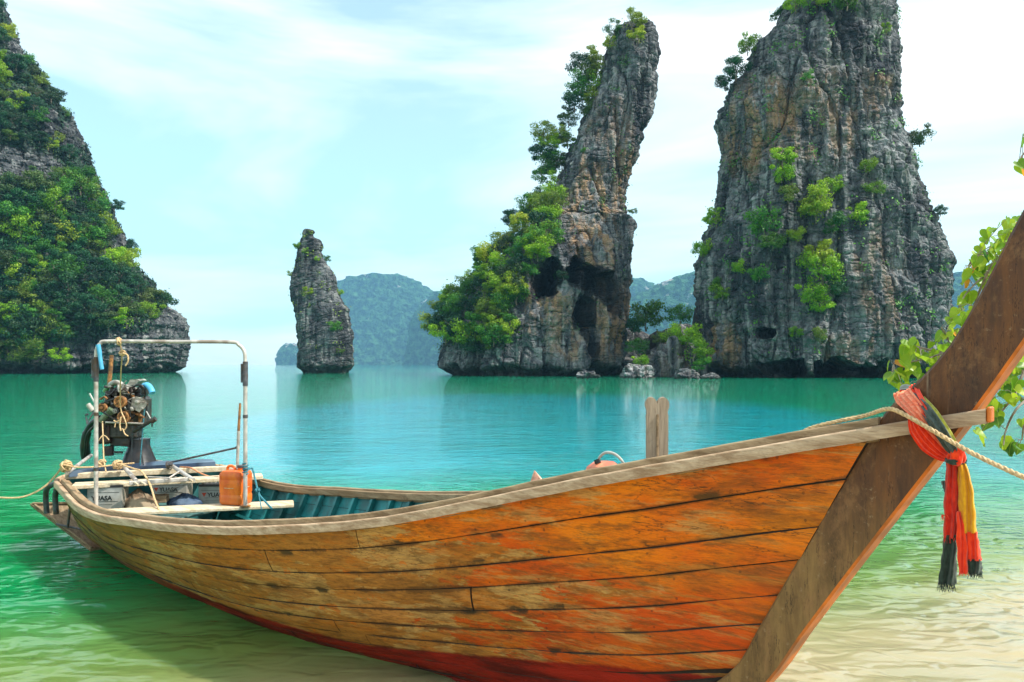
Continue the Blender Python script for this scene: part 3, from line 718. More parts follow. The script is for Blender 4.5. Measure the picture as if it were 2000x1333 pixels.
# right tower
RT = [(1530, 320, 3.6, 'bright', 'tall bright green bush high on the left half of the right tower'), (1528, 345, 3.0, 'bright', 'lower bright bush beneath the tall one on the right tower'),
      (1600, 400, 3.8, 'bright', 'pale bush at the top of the central thicket on the right tower'), (1590, 420, 4.4, 'bright', 'wide yellow-green bush in the central thicket of the right tower'),
      (1625, 445, 3.4, 'mid', 'green bush at the right of the central thicket on the right tower'), (1675, 432, 3.4, 'bright', 'separate bright bush right of the central thicket on the tower'),
      (1620, 370, 3.0, 'bright', 'olive bush above the central thicket on the right tower'), (1540, 385, 3.2, 'mid', 'olive bush left of the central thicket on the right tower'),
      (1495, 450, 4.4, 'mid', 'faded olive bush on the left ledges of the right tower'), (1510, 480, 3.2, 'mid', 'small olive bush below the faded one on the right tower'),
      (1555, 465, 2.6, 'bright', 'small bright bush between the two thickets of the right tower'), (1605, 510, 4.2, 'bright', 'top of the large lower thicket on the right tower'),
      (1600, 540, 5.4, 'bright', 'large bright green bush low on the face of the right tower'), (1580, 580, 4.0, 'bright', 'yellow-green bush at the lower left of the large lower thicket'),
      (1625, 565, 3.6, 'dark', 'dark green bush at the right of the large lower thicket'), (1600, 600, 3.0, 'bright', 'bottom bush of the large lower thicket on the right tower'),
      (1410, 435, 3.4, 'bright', 'yellow bush on the left shoulder of the right tower'), (1382, 490, 3.2, 'bright', 'bright bush hanging off the left edge of the right tower'),
      (1418, 580, 3.0, 'bright', 'bush low on the left edge of the right tower'), (1485, 545, 2.6, 'mid', 'small olive bush low on the left half of the right tower'),
      (1450, 525, 2.2, 'bright', 'narrow bush left of the small olive bush on the right tower'), (1405, 560, 2.0, 'mid', 'tiny yellow bush near the lower left edge of the right tower'),
      (1690, 330, 2.2, 'bright', 'small bright bush on the upper right face of the right tower'), (1700, 375, 2.6, 'mid', 'thin olive bush on the right face of the right tower'),
      (1575, 155, 1.8, 'mid', 'small bush on the upper face of the right tower'), (1725, 65, 1.8, 'bright', 'yellow bush near the top right of the right tower'),
      (1560, 15, 3.0, 'bright', 'bush at the summit of the right tower near its left edge'), (1650, 10, 4.0, 'mid', 'bushy growth at the summit centre of the right tower'), (1610, 0, 3.0, 'bright', 'small bush left of the summit growth on the right tower'),
      (1440, 135, 4.4, 'dark', 'tree hanging over the upper left shoulder of the right tower'), (1470, 95, 3.2, 'bright', 'yellow-green bush on the upper left shoulder of the right tower'),
      (1425, 165, 3.0, 'dark', 'thin drooping tree below the upper left shoulder of the right tower'),
      (1792, 272, 3.6, 'dark', 'dark tree growing sideways from the right edge of the right tower'), (1832, 412, 2.0, 'dark', 'small dark tree on the right edge of the right tower'),
      (1600, 660, 2.2, 'mid', 'dark bush low in the middle of the right tower above the water'), (1555, 655, 1.8, 'bright', 'small low bush beside the small cave of the right tower'), (1500, 25, 2.0, 'mid', 'airy small tree against the sky left of the right summit')]
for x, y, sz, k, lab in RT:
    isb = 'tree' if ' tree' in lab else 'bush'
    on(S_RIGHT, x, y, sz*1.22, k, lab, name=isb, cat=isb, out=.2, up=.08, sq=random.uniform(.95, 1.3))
# small stack
for x, y, sz, k, lab in [(598, 575, 3.4, 'bright', 'pale bush in the middle of the small slender stack'), (655, 642, 3.4, 'mid', 'green bush on the lower right of the small slender stack'), (664, 688, 2.0, 'mid', 'small bush near the waterline of the small slender stack'),
      (583, 482, 2.2, 'bright', 'bush near the top left of the small slender stack'), (598, 492, 2.0, 'bright', 'second bush near the top of the small slender stack'), (563, 534, 1.8, 'bright', 'yellow bush off the left edge of the small slender stack'),
      (640, 508, 2.4, 'mid', 'thin bush off the right edge of the small slender stack'), (620, 507, 1.6, 'bright', 'yellowish bush high on the face of the small slender stack'), (664, 570, 2.2, 'bright', 'bush on the right edge of the small slender stack at mid height'), (604, 455, 1.5, 'dark', 'wispy bush on the summit of the small slender stack')]:
    on(S_SMALL, x, y, sz, k, lab, name='bush', cat='bush', out=.12, up=.05)

# creeping growth over the rocks
def creepers(name, stack, n, thr, box, mat, size=.38, seed=1, clump=3.):
    r = np.random.default_rng(seed); fi = stack.fi; sel = fi[r.integers(0, len(fi), n*7)]
    P = stack.P[sel[:, 0], sel[:, 1]]; X = stack.px[sel[:, 0], sel[:, 1]]; Yp = stack.py[sel[:, 0], sel[:, 1]]
    ns = fbm(P[:, 0]/clump, P[:, 1]/clump, P[:, 2]/clump+seed, 4)
    br_ = np.zeros(len(P), bool)
    for a_, b_, c_, d_ in (bare if stack is S_LEFT else []): br_ |= ((X-a_)/c_)**2+((Yp-b_)/d_)**2 < 1+ns*1.5
    ok = ~br_ & (ns > thr) & (X > box[0]) & (X < box[2]) & (Yp > box[1]) & (Yp < box[3]) & (P[:, 2] > 3)
    P = P[ok][:n]; N = stack.N[sel[:, 0], sel[:, 1]][ok][:n]; k = len(P)
    P = P + np.stack([N[:, 0], N[:, 1], N[:, 0]*0], -1)*r.uniform(.05, .55, k)[:, None] + r.normal(size=(k, 3))*.22
    nn = np.stack([N[:, 0], N[:, 1], np.full(k, .7)], -1)+r.normal(size=(k, 3))*.5; nn /= np.linalg.norm(nn, axis=1)[:, None]
    t = np.cross(nn, r.normal(size=(k, 3))); t /= np.linalg.norm(t, axis=1)[:, None]; b = np.cross(nn, t); s = size*r.uniform(.3, 1, k)[:, None]
    V = np.stack([P-t*s, P+b*s*.5, P+t*s, P-b*s*.5], 1).reshape(-1, 3)
    me = mesh_np(name, V, np.arange(4*k).reshape(-1, 4), [mat], smooth=False, attrs={'tone': np.repeat(r.random(k), 4)})
    tag(link(name, me), kind='stuff')
    return k
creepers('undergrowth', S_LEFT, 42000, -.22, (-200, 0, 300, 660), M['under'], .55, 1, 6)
creepers('ledge_plants', S_RIGHT, 9000, .27, (1370, 0, 1850, 690), M['leaf_mid'], .26, 2, 2.2)
creepers('ledge_plants', S_MID, 5000, .28, (1000, 60, 1240, 700), M['leaf_mid'], .26, 3, 2.2)
creepers('undergrowth', S_MID, 9000, -.1, (840, 400, 985, 685), M['under'], .34, 5, 3)
creepers('ledge_plants', S_SMALL, 900, .30, (560, 440, 690, 720), M['leaf_mid'], .26, 4, 1.6)

# boulders and the low saddle between the two big stacks
def boulder(x0, y0, x1, y1, D, label, mat, cat='boulder', name='boulder', seed=0, depth=1.):
    nt_, nr_ = 90, 60; th = np.linspace(0, 2*math.pi, nt_, endpoint=False)[None]; ph = np.linspace(-.5*math.pi, .5*math.pi, nr_)[:, None]
    a = (x1-x0)/2/FPX*D; h = (y1-y0)/FPX*D; c = px((x0+x1)/2, y1, D)
    X = np.cos(ph)*np.cos(th); Y = np.cos(ph)*np.sin(th); Z = np.sin(ph)+0*th
    q = 1+.42*perlin(X*1.4+seed*3, Y*1.4, Z*1.4)+.16*np.tanh(4*perlin(X*3+seed, Y*3, Z*3))+.07*fbm(X*8, Y*8, Z*8+seed, 3)
    V = np.stack([c[0]+X*q*a, c[1]+Y*q*a*depth, c[2]+np.maximum(Z*q, -.6)*h*.92+h*.0], -1).reshape(-1, 3)
    i = np.arange(nr_*nt_).reshape(nr_, nt_); j = np.roll(i, -1, 1); F = np.stack([i[:-1], j[:-1], j[1:], i[1:]], -1).reshape(-1, 4)
    zz = V[:, 2]
    me = mesh_np(name, V, F, [mat], smooth=False, attrs={'warm': np.full(len(V), .25), 'tide': np.clip(.8-zz*2, 0, 1)})
    return tag(link(name, me), label, cat)
M['boulder'] = mat_rock('pale_boulder_rock', .2, .6, 1.5)
boulder(1128, 722, 1166, 739, 100, 'small grey boulder alone in the water at the foot of the leaning pillar', M['boulder'], seed=1)
boulder(1212, 711, 1276, 739, 101, 'pale flat-topped boulder at the water between the two big rocks', M['boulder'], seed=2)
boulder(1262, 668, 1350, 737, 108, 'large grey boulder slanting down to the water behind the pale one', M['rock_big'], seed=3)
boulder(1318, 722, 1366, 741, 98, 'low brown boulder at the water right of the slanting one', M['boulder'], seed=4)
boulder(1372, 729, 1402, 741, 97, 'smallest boulder at the foot of the right tower', M['boulder'], seed=5)
boulder(1345, 590, 1425, 738, 118, 'dark upright rock leaning against the left foot of the right tower', M['rock_left'], seed=6, name='rock', cat='rock')
boulder(1205, 640, 1400, 738, 132, 'low saddle of rock joining the two big rocks', M['rock_left'], seed=7, name='rock', cat='rock', depth=.5)
for x, y, D, sz, k, lab in [(1262, 622, 124, 5.8, 'mid', 'round deep green tree beside the right foot of the leaning pillar'), (1328, 618, 124, 4.0, 'mid', 'dark green tree between the two big rocks'),
      (1235, 640, 122, 3.4, 'dark', 'dark shrub pressed against the right foot of the leaning pillar'),
      (1340, 660, 108, 4.4, 'bright', 'bright bushy tree over the boulders between the two big rocks'), (1355, 690, 104, 4.4, 'bright', 'light green thin tree standing at the water among the boulders'),
      (1318, 668, 110, 3.2, 'bright', 'shrub left of the bright bushy tree over the boulders'), (1245, 680, 108, 2.8, 'mid', 'scrub above the pale boulder'), (1250, 705, 104, 2.0, 'bright', 'low scrub behind the pale flat-topped boulder'),
      (1290, 662, 114, 2.6, 'dark', 'dark shrub on top of the slanting boulder'), (1368, 712, 102, 2.4, 'mid', 'small shrub at the waterline left of the right tower')]:
    p = px(x, y, D); tree((p[0], p[1], p[2]), sz*1.35, k, lab)
# far shore trees on the hills are part of the wooded hills

# ------------------------------------------------------------------ haze
hm = bpy.data.materials.new('haze_air'); hm.use_nodes = True; hn = hm.node_tree; hn.nodes.clear()
ho = hn.nodes.new('ShaderNodeOutputMaterial'); pv = hn.nodes.new('ShaderNodeVolumePrincipled')
pv.inputs['Color'].default_value = (.30, .66, 1.0, 1); pv.inputs['Density'].default_value = .00017; pv.inputs['Anisotropy'].default_value = .0
hn.links.new(pv.outputs[0], ho.inputs['Volume'])
b = MB(); b.box((0, 2050, 230.), (11000, 4500, 470.)); hz = b.build('haze', hm); tag(hz, kind='stuff')

# ------------------------------------------------------------------ the long-tail boat
BO = Vector((-3.817, 7.924, 0)); BR = -math.pi/4
boat = empty('longtail_boat', BO, BR)
tag(boat, 'long wooden boat with worn orange planks and a tall upswept prow in the foreground', 'boat')
BM = Matrix.Translation(BO) @ Matrix.Rotation(BR, 4, 'Z'); BI = BM.inverted()
def bl(x, y, D): return BI @ Vector(px(x, y, D))                   # picture position at distance D -> boat coordinates
def bz(x, y, z): return BI @ Vector(px(x, y, (EYE-z)*FPX/(y-HZ)))   # picture position at height z
def by(x, y, yy):                                                  # picture position on the lengthwise plane y = yy
    a = BI @ Vector((0, 0, EYE)); d = (BI @ Vector(px(x, y, 1.)))-a; t = (yy-a.y)/d.y; return a+d*t
def spline(kx, kv):
    kx = np.array(kx, float); kv = np.array(kv, float); m_ = np.gradient(kv, kx)
    def f(x):
        x = np.clip(x, kx[0], kx[-1]); i = np.clip(np.searchsorted(kx, x)-1, 0, len(kx)-2); h = kx[i+1]-kx[i]; t = (x-kx[i])/h
        return (2*t**3-3*t**2+1)*kv[i]+(t**3-2*t**2+t)*h*m_[i]+(-2*t**3+3*t**2)*kv[i+1]+(t**3-t**2)*h*m_[i+1]
    return f
KS = np.arange(7)*1.24
Wf = spline(list(KS)+[7.70], [.817, .914, .922, .84, .60, .346, .118, .112])
Zf = spline(list(KS)+[7.70], [.695, .600, .683, .806, 1.0, 1.319, 1.615, 1.672])
Kf = spline([0, 1.2, 2.6, 3.8, 4.9, 5.5, 6.0, 6.4], [-.04, -.13, -.17, -.12, .0, .06, .15, .30])
Pf = spline([0, 1.2, 2.6, 3.8, 5.0, 6.2, 7.3], [.25, .34, .42, .45, .55, .80, 1.0])
Rf = spline([.30, .536, 1.0, 1.52, 1.59], [6.40, 6.72, 6.97, 7.25, 7.29])
U0 = .02
def hull(u, v, inset=0.):
    """u from stern to bow, v from sheer to keel -> (x, half breadth, z)"""
    s = 7.30*u; W = np.maximum(Wf(s)-.045-inset, .01); m_ = u**4
    rk = 1-(1-v)**1.5
    zeta = 1-rk
    zr = .30+(1.57-.30)*zeta
    x = s-m_*(7.30-Rf(zr))
    ks = s-m_*.90; zk = Kf(ks)+inset*.8; zs = Zf(s)-.036
    z = zk+(zs-zk)*zeta
    y = W*np.maximum(zeta, 1e-5)**Pf(s)
    return x, y, z
VS = [0, .09, .20, .285, .385, .475, .565, .65, .735, .82, .91, 1.0]
JO = [.34, .55, .27, .48, .38, .60, .30, .52, .42, .36, .5]                # where each run of planks has its butt joints
def strake(k, side, u0, u1):
    nu = max(6, int(110*(u1-u0))); nv = 5
    U = np.linspace(u0, u1, nu); g = .0016
    va, vb = VS[k]+(g if k else 0), VS[k+1]-g
    v = np.linspace(va, vb, nv); UU, VV = np.meshgrid(U, v, indexing='ij')
    tt = (VV-va)/(vb-va)
    xo, yo, zo = hull(UU, VV); xi, yi, zi = hull(UU, VV, .024)
    bul = np.sin(tt*math.pi)*.004 + .003*np.sin(k*2.1+UU*9); yo = yo+bul+.0035*math.sin(k*5.3+u0*11)
    wob = .0035*perlin(UU*22+k*5, VV*3, UU*0+side*2.); zo = zo+wob*((tt < .01) | (tt > .99))
    O = np.stack([xo, yo*side, zo], -1).reshape(-1, 3); I = np.stack([xi, yi*side, zi], -1).reshape(-1, 3)
    n = nu*nv; idx = np.arange(n).reshape(nu, nv)
    F = []; Mi = []
    for i in range(nu-1):
        for j in range(nv-1):
            q = [idx[i, j], idx[i+1, j], idx[i+1, j+1], idx[i, j+1]]
            F.append(q if side > 0 else q[::-1]); Mi.append(0)
            q2 = [p_+n for p_ in q][::-1]; F.append(q2 if side > 0 else q2[::-1]); Mi.append(1)
    ring = [idx[i, 0] for i in range(nu)]+[idx[nu-1, j] for j in range(1, nv)]+[idx[i, nv-1] for i in range(nu-2, -1, -1)]+[idx[0, j] for j in range(nv-2, 0, -1)]
    for a_, b_ in zip(ring, ring[1:]+ring[:1]):
        q = [a_, b_, b_+n, a_+n]; F.append(q if side < 0 else q[::-1]); Mi.append(2)
    ac = np.tile(np.minimum(tt, 1-tt).ravel(), 2)
    F = [[int(a_) for a_ in f] for f in F]
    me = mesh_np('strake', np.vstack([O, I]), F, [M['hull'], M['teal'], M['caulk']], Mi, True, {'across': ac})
    import bmesh
    bm = bmesh.new(); bm.from_mesh(me)
    for e in bm.edges:
        if len(e.link_faces) == 2 and e.link_faces[0].material_index != e.link_faces[1].material_index: e.smooth = False
    bm.to_mesh(me); bm.free()
    return link('strake', me, boat)
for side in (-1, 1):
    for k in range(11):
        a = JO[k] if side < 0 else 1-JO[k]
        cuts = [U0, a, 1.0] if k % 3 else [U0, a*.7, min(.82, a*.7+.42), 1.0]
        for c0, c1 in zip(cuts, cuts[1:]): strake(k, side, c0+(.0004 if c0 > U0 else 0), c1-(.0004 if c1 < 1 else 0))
# caulked inner skin seen in the seams
def skin(side):
    U = np.linspace(U0, .998, 90); v = np.linspace(.004, 1, 26); UU, VV = np.meshgrid(U, v, indexing='ij')
    x, y, z = hull(UU, VV, .010); V = np.stack([x, y*side, z], -1).reshape(-1, 3)
    i = np.arange(90*26).reshape(90, 26); F = np.stack([i[:-1, :-1], i[1:, :-1], i[1:, 1:], i[:-1, 1:]], -1).reshape(-1, 4)
    link('caulking', mesh_np('caulking', V, F, [M['caulk']]), boat)
skin(-1); skin(1)
# stern, rounded in plan
def arc(th, zeta=1., ins=0.):
    s0 = 7.30*U0; W = Wf(s0)-.045-ins; p = float(Pf(s0))
    c, s_ = math.cos(th), math.sin(th)
    y = -W*(zeta**p if zeta > 0 else 0)*math.copysign(abs(c)**.62, c)
    x = s0-(.40-ins)*(abs(s_)**.9)*(.25+.75*zeta)
    return x, y
b = MB(); nt_, nz_ = 40, 9; V = []
for ins in (0, .024):
    for i in range(nt_+1):
        th = math.pi*i/nt_
        for j in range(nz_):
            ze = 1-(j/(nz_-1))*.999; zs = float(Zf(.15))-.045+.05*math.sin(th); x, y = arc(th, ze, ins); V.append((x, y, -.04+(zs+.04)*ze))
n_ = (nt_+1)*nz_; F = []; Mi = []
for o_ in (0, n_):
    for i in range(nt_):
        for j in range(nz_-1):
            q = (o_+i*nz_+j, o_+(i+1)*nz_+j, o_+(i+1)*nz_+j+1, o_+i*nz_+j+1); b.F.append(q); b.M.append(0 if o_ == 0 else 1); b.S.append(True)
b.V = V; tr = b.build('transom', [M['hull'], M['teal']], boat)
at_ = tr.data.attributes.new('across', 'FLOAT', 'POINT'); at_.data.foreach_set('value', [.3]*len(tr.data.vertices))

def rail_path(side, off, dz, s0=.146, s1=7.64, n=90):
    P = []
    for s in np.linspace(s0, s1, n): P.append((s, side*(float(Wf(s))-off), float(Zf(s))+dz))
    return P
def stern_path(off, dz, n=44):
    s0 = .146; W = float(Wf(s0))-off; P = []
    for i in range(n+1):
        th = math.pi*i/n; c, s_ = math.cos(th), math.sin(th)
        P.append((s0-(.445-off)*abs(s_)**.9, -W*math.copysign(abs(c)**.62, c), float(Zf(s0))+dz+.05*s_))
    return P
def sweep(name, path, wd, ht, mat, bev=.012, closed=False, parent=boat, wav=.0):
    """rail of rectangular section with rounded edges, top face level; path = centre of the top"""
    P = [Vector(p) for p in path]; k = len(P); hw = wd/2; V = []; F = []
    sec = [(-hw, -ht), (hw, -ht), (hw, -bev), (hw-bev*.3, -bev*.3), (hw-bev, 0), (-hw+bev, 0), (-hw+bev*.3, -bev*.3), (-hw, -bev)]
    m_ = len(sec)
    for i in range(k):
        t = P[min(i+1, k-1)]-P[max(i-1, 0)]; t.z = 0; t.normalize(); nn = Vector((-t.y, t.x, 0))
        dd = wav*math.sin(i*1.7)+wav*math.sin(i*.53)
        hk_ = (.058-.010*min(1, max(0, (P[i].x-1)/3)))/.082 if ht == .082 else 1
        for a_, b_ in sec: V.append(P[i]+nn*(a_+dd)+Vector((0, 0, b_*hk_+dd)))
    for i in range(k-1):
        for j in range(m_): F.append((i*m_+j, i*m_+(j+1) % m_, (i+1)*m_+(j+1) % m_, (i+1)*m_+j))
    F += [tuple(range(m_))[::-1], tuple((k-1)*m_+j for j in range(m_))]
    q = MB(); q.add(V, F, 0, True); return q.build(name, mat, parent)
for side in (-1, 1):
    sweep('rubbing_rail', rail_path(side, .020, 0, .146, 7.64 if side < 0 else 7.5), .04, .082, M['rail'], wav=.0008)
    sweep('coaming', rail_path(side, .067, .030, .146, 7.30), .038, .085, M['coaming'], .008, wav=.0008)
    sweep('inner_rail_lip', rail_path(side, .101, .014, .146, 7.15), .030, .05, M['coaming'], .006)
sweep('rubbing_rail', stern_path(.020, 0), .04, .082, M['rail'])
# rail end piece in orange at the front of the stem
b = MB(); b.box((7.648, -.090, 1.640), (.014, .042, .050), None, 0, .004); b.build('rail_end', M['orange'], boat)

# stem and prow
def bs(x, y, yy): p = by(x, y, yy); return (p.x, p.z)
front = [(5.0, -.10), (5.9, -.01), (6.5, .16)] + [bs(x, y, .058) for x, y in ((1512, 1333), (1590, 1230), (1670, 1125), (1750, 1022), (1842, 905), (1890, 845), (1950, 765), (2003, 690), (2060, 600))] + [(7.98, 2.5), (8.05, 2.8), (8.08, 3.05)]
back = [(7.90, 3.05), (7.88, 2.8), (7.84, 2.55)] + [bs(x, y, -.058) for x, y in ((2003, 400), (1985, 432), (1953, 497), (1920, 562), (1885, 625), (1850, 680), (1790, 747))] + [(7.34, 1.665), (7.27, 1.55), (7.12, 1.28), (6.965, .99), (6.84, .76), (6.70, .53), (6.36, .30), (5.6, .075), (5.0, .0)]
fp = [(p.x, p.y) for p in catmull([(a, c, 0) for a, c in front], 4)]; bp = [(p.x, p.y) for p in catmull([(a, c, 0) for a, c in back], 4)]
nn_ = min(len(fp), len(bp))
def resample(P, n):
    P = np.array(P); d = np.concatenate([[0], np.cumsum(np.hypot(*np.diff(P, axis=0).T))]); t = np.linspace(0, d[-1], n)
    return np.stack([np.interp(t, d, P[:, 0]), np.interp(t, d, P[:, 1])], -1)
fr = resample(fp, 60); bk = resample(bp[::-1], 60)
def plate(name, A, B, y0, y1, mat, edge_mat=None, bev=.006):
    """board between two edge curves A (front) and B (back) with a bevelled thickness"""
    n = len(A); V = []; F = []; Mi = []
    ym = (y0+y1)/2
    for i in range(n):
        d = (A[i]-B[i]); L_ = np.hypot(*d); d = d/L_
        sec = [(A[i]-d*bev, y0), (A[i], y0+bev), (A[i], y1-bev), (A[i]-d*bev, y1), (B[i]+d*bev, y1), (B[i], y1-bev), (B[i], y0+bev), (B[i]+d*bev, y0)]
        for p, y in sec: V.append((p[0], y, p[1]))
    for i in range(n-1):
        for j in range(8):
            F.append((i*8+j, i*8+(j+1) % 8, (i+1)*8+(j+1) % 8, (i+1)*8+j)); Mi.append(1 if (j in (0, 1, 2) and edge_mat) else 0)
    F += [tuple(range(8)), tuple((n-1)*8+j for j in range(8))]; Mi += [0, 0]
    q = MB(); q.add(V, F); q.M = Mi
    return q.build(name, [mat, edge_mat] if edge_mat else mat, boat)
plate('stem', fr, bk, -.060, .060, M['stem'], M['orange'], .009)
# keel
b = MB(); ks = np.linspace(-.05, 5.25, 40)
b.tube([(s, 0, float(Kf(max(s, 0)))-.025) for s in ks], .045, 6); b.build('keel', M['hull'], boat)
bpy.data.objects['keel'].data.attributes.new('across', 'FLOAT', 'POINT')

# frames (ribs) inside, teal
def rib(u, wd=.036, dp=.05):
    q = MB(); pts = []
    vs = np.linspace(.01, .985, 16)
    for side in (-1, 1):
        V = []; ring = []
        for v in vs:
            for du, ins in ((-wd/2/7.3, .0245), (wd/2/7.3, .0245), (wd/2/7.3, .0245+dp), (-wd/2/7.3, .0245+dp)):
                x, y, z = hull(np.float64(u+du), np.float64(v), ins); V.append((float(x), side*float(y), float(z)))
        F = [(i*4+j, i*4+(j+1) % 4, (i+1)*4+(j+1) % 4, (i+1)*4+j) for i in range(len(vs)-1) for j in range(4)]
        F += [(0, 1, 2, 3), tuple(len(V)-4+j for j in range(4))]
        q.add(V, F)
    return q.build('rib', M['teal'], boat)
for i in range(24): rib(.06+i*.0385)
# inner stringer on both sides
for side in (-1, 1):
    pts = []
    for u in np.linspace(.05, .93, 50):
        x, y, z = hull(u, .36, .085); pts.append((float(x), side*float(y), float(z)))
    q = MB(); q.tube(pts, .02, 4); q.build('stringer', M['teal'], boat)
# floor boards
for i, yy in enumerate(np.linspace(-.22, .22, 4)):
    q = MB(); q.box((2.15, yy, .10), (3.0, .14, .018), None, 0, .003); q.build('floorboard', M['floor'], boat)
# thwarts and beams at the stern and further forward
def thwart(name, A, B, wd, ht, mat, extra=0):
    A = Vector(A); B = Vector(B); d = (B-A).normalized(); q = MB(); q.beam(A-d*extra, B+d*extra, wd, ht, 0, .006); return q.build(name, mat, boat)
thwart('crossbeam', (-.02, -.70, .715), (.60, .78, .715), .075, .055, M['plank'])
thwart('thwart', (.36, -.74, .668), (1.03, .80, .668), .20, .04, M['plank'])
thwart('thwart', (.98, -.78, .50), (1.80, .72, .50), .25, .030, M['plank'])
thwart('thwart', (2.35, -.74, .44), (2.62, .66, .46), .17, .03, M['plank'])
thwart('thwart', (3.35, -.62, .62), (3.35, .62, .62), .20, .03, M['plank'])
thwart('thwart', (4.6, -.44, .86), (4.6, .44, .86), .20, .03, M['plank'])
# fore deck planks
for i in range(7):
    s = 5.55+i*.22; w_ = float(Wf(s))-.14
    if w_ > .03: q = MB(); q.box((s, 0, float(Zf(s))-.12), (.213, 2*w_, .02), None, 0, .003); q.build('deck_plank', M['plank'], boat)
# after deck: glossy dark blue plate behind the crossbeam, with raised edge tubes
q = MB(); pts = [stern_path(.12, .0)[i] for i in range(2, 43, 2)]
poly = [(p[0], p[1]) for p in pts] + [(.30, .64), (.02, -.52)]
q.prism(poly, .715, .765, lambda a, b_, d: (a, b_, d)); q.build('after_deck', M['bluedeck'], boat)
# notched mooring post on the fore deck
def post():
    c = by(1283, 830, .02); zt = by(1283, 776, .02).z; x0 = c.x; hw = .052; z0 = 1.18
    poly = []
    for side in (1, -1):
        cx = side*.0265
        seg = [(cx+.0265*math.cos(t), zt-.034+.034*math.sin(t)) for t in np.linspace(-.5 if side > 0 else math.pi*.12, math.pi*.88 if side > 0 else math.pi+.5, 12)]
        poly += seg
    poly = [(.048, z0), (.048, zt-.085), (.0455, zt-.065)] + poly[:12] + [(0, zt-.03)] + poly[12:] + [(-.0455, zt-.065), (-.048, zt-.085), (-.048, z0)]
    t = Vector((.866, .5, 0))                                     # faces the camera a little
    q = MB(); R_ = Matrix.Rotation(R(38), 3, 'Z')
    q.prism(poly, -.036, .036, lambda a, b_, d: tuple(R_ @ Vector((a, d, 0)) + Vector((x0, .02, b_))))
    o = q.build('mooring_post', M['post'], boat)
    q = MB(); p0 = R_ @ Vector((0, -.040, 0))
    q.beam((x0+p0.x, .02+p0.y, z0), (x0+p0.x, .02+p0.y, zt-.075), .006, .010, up=R_ @ Vector((1, 0, 0))); q.build('inlay_strip', M['board'], o)
post()
# stern board over the water
q = MB(); A, B_ = Vector((-.90, -.80, .35)), Vector((.24, -.56, .03)); Cc, Dd = Vector((-.58, -.42, .35)), Vector((.22, -.20, .03))
n = (B_-A).cross(Cc-A).normalized()*.03
if n.z > 0: n = -n
V = [A, B_, Dd, Cc, A+n, B_+n, Dd+n, Cc+n]
q.add(V, [(0, 1, 2, 3), (7, 6, 5, 4), (0, 4, 5, 1), (1, 5, 6, 2), (2, 6, 7, 3), (3, 7, 4, 0)]); sb = q.build('stern_board', M['board'], boat)
q = MB(); up_ = -n.normalized()*.012
q.beam(A+(Cc-A)*.03+(B_-A)*.02+up_, A+(Cc-A)*.98+(B_-A)*.02+up_, .03, .02); q.beam(A+(B_-A)*.05+(Cc-A)*.05+up_, B_+(Dd-B_)*.05+up_, .02, .02); q.build('cleat', M['board'], sb)
q = MB(); q.tube([(-.02, -.64, .60), (-.10, -.66, .20)], .012, 8); q.tube([(-.25, -.72, .22), (.02, -.55, .18)], .010, 6); q.build('brace_rod', M['pipe_dark'], boat)
for dx in (0, .11):
    q = MB(); q.tube(catmull([(-.06+dx*.6, -.74+dx*.4, .66), (-.22+dx, -.80+dx*.5, .60), (-.30+dx, -.80+dx*.5, .50), (-.31+dx, -.79+dx*.5, .33)], 5), .026, 10); q.build('stern_pipe', M['pipe_dark'], boat)

# ------------------------------------------------------------------ things aboard
def V3(p): return BM @ Vector(p)
def thing(name, label, cat, p, rz=0, group=None):
    """thing standing at boat coordinates p"""
    o = empty(name, V3(p), BR+rz); tag(o, label, cat, group); o['_'] = 0; del o['_']; return o
# pipe hoop
hl, hr = Vector((.84, -.685, .50)), Vector((1.70, .295, .515))
ht_l, ht_r = by(205, 664, -.66), 0
hoop = thing('pipe_hoop', 'grey bent pipe frame arching over the stern of the boat', 'frame', (0, 0, 0))
zt = 2.005
d = (hr-hl); d.z = 0; d.normalize()
q = MB(); Lh = (Vector((hr.x, hr.y, 0))-Vector((hl.x, hl.y, 0))).length
def hp(t, z): return (hl.x+d.x*t, hl.y+d.y*t, z)
top = [hp(.0, zt-.16), hp(.006, zt-.07), hp(.04, zt-.02), hp(.11, zt), hp(Lh*.5, zt-.002), hp(Lh-.14, zt-.004), hp(Lh-.06, zt-.03), hp(Lh-.01, zt-.09), hp(Lh, zt-.2)]
q.tube(catmull(top, 6), .0165, 12); q.build('top_bar', M['pipe'], hoop)
for t, z0, z1 in ((0, .52, zt-.16), (Lh, .515, zt-.2)):
    q = MB(); q.tube([hp(t, z0), hp(t, (z0+z1)/2), hp(t, z1)], .0185, 12); q.build('post', M['pipe'], hoop)
    q = MB(); q.tube([hp(t, z1-.20), hp(t, z1+.02)], .023, 12); q.tube([hp(t-.03, z1-.17), hp(t-.03, z1+.0)], .012, 8); q.build('clamp_sleeve', M['pipe_dark'], hoop)
    for zz_ in (.25, .62):
        q = MB(); z_ = z0+(z1-z0)*zz_; q.tube([hp(t, z_), hp(t, z_+.03)], .0215, 12); q.build('band', M['pipe_dark'], hoop)
q = MB(); q.lathe([(.045, 0), (.045, .012), (.03, .014)], hp(Lh, .515), n=16); q.build('foot_plate', M['rust'], hoop)
# blue cap on the left corner
q = MB(); q.tube(catmull([hp(.0, zt-.03), hp(.012, zt-.09), hp(.022, zt-.17), hp(.035, zt-.25)], 4), [.020]*3+[.019]*3+[.017]*7, 10)
for v_ in range(len(q.V)): q.V[v_] = (q.V[v_][0]+.040, q.V[v_][1]+.004, q.V[v_][2])
o = q.build('blue_plastic_wrap', M['bluepipe'], hoop)
for o_ in hoop.children: o_.location = (0, 0, 0)
hoop.location = BO; hoop.rotation_euler = (0, 0, BR)
